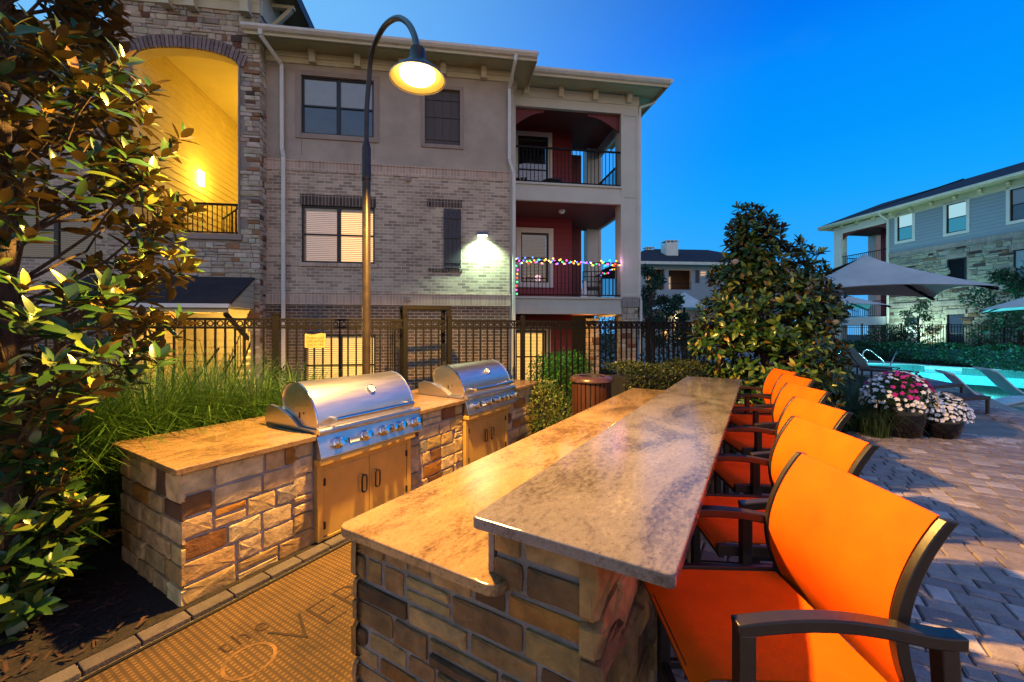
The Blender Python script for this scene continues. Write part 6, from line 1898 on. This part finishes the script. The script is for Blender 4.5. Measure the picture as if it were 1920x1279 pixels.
# balcony end
mb = MB()
for (z0,z1) in ((7.95,8.4),(5.0,5.5),(2.0,2.5)): mb.box(EX0,EXB-.002,-.02,.12,z0,z1)
mb.box(EX0,EX0+.5,.0,.45,-.7,7.95); mb.box(EXB-.14,EXB-.002,-.02,.3,-.7,7.95); mb.box(EX0,EX0+.5,2.6,3.0,-.7,7.95); mb.box(EX0,EX0+.12,.13,3.0,5.0,5.5); mb.box(EX0,EX0+.12,.13,3.0,2.0,2.5); mb.box(EX0,EX0+.12,.13,3.0,7.951,8.4)
mb.build_each('balcony_frame', M['white_trim'], hs, bevel=.006)
mb = MB()
for z in (5.1,2.1): mb.box(EX0+.13,EXB,.13,3.0,z,z+.3)
mb.build_each('balcony_slab', M['column'], hs)
mb = MB().box(EX0+.13,EXB,.13,3.0,7.96,8.0); mb.box(EX0+.13,EXB,.13,3.0,5.06,5.09); mb.box(EX0+.13,EXB,.13,3.0,2.06,2.09); mb.build_each('balcony_ceiling', M['maroon_ceiling'], hs)
w_e = (-4.75,-3.6,5.6,7.5); w_e1 = (-4.7,-3.6,-.1,1.9)
mb = MB(); wall(mb, -5.2, EXB, -.7, 8.0, [w_e,w_e1], y=1.9); mb.quad((EXB,0,-.7),(EXB,1.9,-.7),(EXB,1.9,8),(EXB,0,8)); mb.quad((-5.2,1.9,-.7),(-5.2,3,-.7),(-5.2,3,8),(-5.2,1.9,8)); mb.build('maroon_wall', M['maroon'], hs, recalc=False)
window(hs,*w_e,1.9,cols=1,rows=2,kind='dark',trim=M['white_trim'],tw=.12); window(hs,*w_e1,1.9,cols=1,rows=2,kind='dark',trim=M['white_trim'],tw=.12)
haunchy = MB().prism([(EX0+.5,7.95),(EX0+1.4,7.95),(EX0+1.4,7.88),(EX0+1.0,7.8),(EX0+.7,7.68),(EX0+.5,7.5)], .13, .17, 'y'); haunchy.prism([(EXB-.14,7.95),(EXB-.9,7.95),(EXB-.9,7.88),(EXB-.5,7.78),(EXB-.3,7.65),(EXB-.14,7.5)], .13, .17, 'y'); haunchy.build('arch_board', M['maroon_plain'], hs)
for (z0,z1) in ((5.5,6.45),(2.5,3.45)):
    railing(hs,(EX0+.5,.07,0),(EXB-.14,.07,0),z0,z1,.12); railing(hs,(EX0+.07,.45,0),(EX0+.07,2.6,0),z0,z1,.12)
eave(EX0-.55, EX1, .0, 8.45, -.6, back=4.5)
mb = MB().box(EXB,EX1,-.03,.03,8.10,8.44); mb.build('frieze_board', M['cream'], hs)
for k in range(13): bracket(hs, EX0+.6+k*1.0, -.035, 8.44, .22, .14, .13)
MB().box(EX0-.58,EX0-.551,-.6,4,8.36,8.58).build('fascia', M['cream'], hs)
MB().add([(EX0-.58,-.66,8.56),(EX0-.58,9.6,8.56),(EX0+4.0,4.4,10.5)],[(0,1,2)]).build('roof', M['roof'], hs)
downspout(hs,[(EXB-.05,-.66,8.5),(EXB-.05,-.6,8.35),(EXB-.02,-.10,8.05),(EXB-.02,-.08,-.6)], w=.09)
MB().quad((EX1,0,-.7),(EX1,8,-.7),(EX1,8,8.45),(EX1,0,8.45)).build('end_wall', M['blue_siding'], hs, recalc=False)
bld = bld_main
w_ = EAST.world(-2.0,-1.5,.7); sp_ = lamp('flood_light_beam', w_, 1300, (.62,1.0,.78), .15, typ='SPOT', parent=None, spot_size=R(130), spot_blend=.8)
q_ = EAST.world(-1.5,0,3.2)-w_; sp_.rotation_euler = q_.to_track_quat('-Z','Y').to_euler()
fl = thing('flood_light', 'small ground flood light washing the stone house wall', 'flood light', (w_.x,w_.y,0), EAST.deg)
MB().box(-.12,.12,-.06,.06,.2,.36).build('housing', M['black'], fl, bevel=.01); MB().box(-.02,.02,-.02,.02,-.1,.2).build('stake', M['black'], fl)

# ================================================================ FAR HOUSE
FARF = Frame((1262-960)/765*41, 41, 5)
M['far_recess'] = pm('far_recess_board',(.035,.014,.013),.7)
fh = thing('far_house', 'far pale house with dark hipped roof and two boxed chimneys', 'building', (FARF.o[0],FARF.o[1],-1.0), FARF.deg)
fx = lambda px: FARF.x(px)
fz = lambda py: (EYE+(617-py)/765*41)+1.0
x0, x1 = fx(1165), fx(1470)
zE = fz(496)
b1 = (fx(1212),fx(1246)); b2 = (fx(1254),fx(1296))
holes = [(b1[0],b1[1],fz(543),fz(505)),(b2[0],b2[1],fz(543),fz(506)),(fx(1312),fx(1325),fz(518),fz(507)),(fx(1236),fx(1256),fz(640),fz(615)),(fx(1262),fx(1300),fz(640),fz(605))]
mb = MB(); wall(mb, x0, x1, 0, zE, holes, rev=.3); mb.build('wall', pm('far_wall',(.30,.33,.37),.7,var=.08), fh, recalc=False)
mb = MB(); wall(mb, x0, x1, fz(640), zE, [(fx(1262),fx(1275),fz(541),fz(514)),(fx(1226),fx(1237),fz(535),fz(512)),(fx(1236),fx(1256),fz(640),fz(615)),(fx(1262),fx(1300),fz(640),fz(605))], y=2.0); mb.build('maroon_wall', M['far_recess'], fh, recalc=False)
def farwin(a,b_,c,d_,y,mat):
    f_ = MB(); t=.1; f_.box(a,a+t,y-.06,y,c,d_); f_.box(b_-t,b_,y-.06,y,c,d_); f_.box(a+t,b_-t,y-.06,y,c,c+t); f_.box(a+t,b_-t,y-.06,y,d_-t,d_); f_.box(a+t,b_-t,y-.05,y,(c+d_)/2-.04,(c+d_)/2+.04)
    w_ = f_.build('window', M['white_trim'], fh); MB().quad((a,y+.02,c),(b_,y+.02,c),(b_,y+.02,d_),(a,y+.02,d_)).build('pane', mat, w_, recalc=False)
farlit = emit('far_lamp_lit_room',(1,.55,.30),.75); fargold = emit('far_lamp_lit_hall',(1,.52,.14),1.1)
farwin(fx(1262),fx(1275),fz(541),fz(514),1.98,farlit); farwin(fx(1226),fx(1237),fz(535),fz(512),1.98,farlit)
farwin(fx(1312),fx(1325),fz(518),fz(507),.05,farlit)
farwin(fx(1236),fx(1256),fz(640),fz(615),2.2,fargold); farwin(fx(1262),fx(1300),fz(640),fz(605),2.2,fargold)
mb = MB(); mb.box(fx(1304),fx(1311),-.06,-.01,fz(530),fz(506)); mb.box(fx(1327),fx(1334),-.06,-.01,fz(530),fz(506)); mb.build_each('shutter', M['shutter_blue'], fh)
for bb in (b1,b2): railing(fh,(bb[0],.1,0),(bb[1],.1,0),fz(543),fz(531),.2)
rz = fz(469)
MB().add([(x0-.6,-.7,zE),(x1+.6,-.7,zE),(x1+.6,12,zE),(x0-.6,12,zE),(x0+5.0,5.5,rz+1.2),(x1-5,5.5,rz+1.2)],[(0,1,5,4),(1,2,5),(2,3,4,5),(3,0,4),(3,2,1,0)]).build('roof', M['roof'], fh)
mb = MB().box(x0-.65,x1+.65,-.82,-.70,zE-.12,zE+.16); mb.build('gutter', M['gutter'], fh)
def chimney(a,b_,zt,zb,y):
    mb = MB().box(a,b_,y,y+(b_-a)*1.05,zb,zt-.25); mb.box(a-.05,b_+.05,y-.05,y+(b_-a)*1.05+.05,zt-.06,zt)
    for fx_ in (0,.33,.66,1): 
        xx = a+(b_-a)*fx_; mb.box(xx-.05,xx+.05,y,y+.1,zt-.25,zt-.06)
    mb.build('chimney', M['white_trim'], fh)
chimney(fx(1268)+.2,fx(1291)+.2,fz(451)+.6,fz(485),2.5); chimney(fx(1240)+.6,fx(1256)+.6,fz(463)+1.0,fz(478),5.0)
MB().prism([(-1.5,fz(578)),(0,fz(571)+.5),(0,fz(578))], x0, x1, 'x').build('porch_roof', M['roof'], fh)
MB().sphere((fx(1265),-.3,fz(594)),.16,10,8).build('porch_lamp', emit('porch_lamp_globe',(1,.62,.22),40), fh)
w_ = FARF.world(fx(1275),.9,fz(600)-1.0); lamp('far_porch_light', w_, 500, (1,.6,.2), .2)
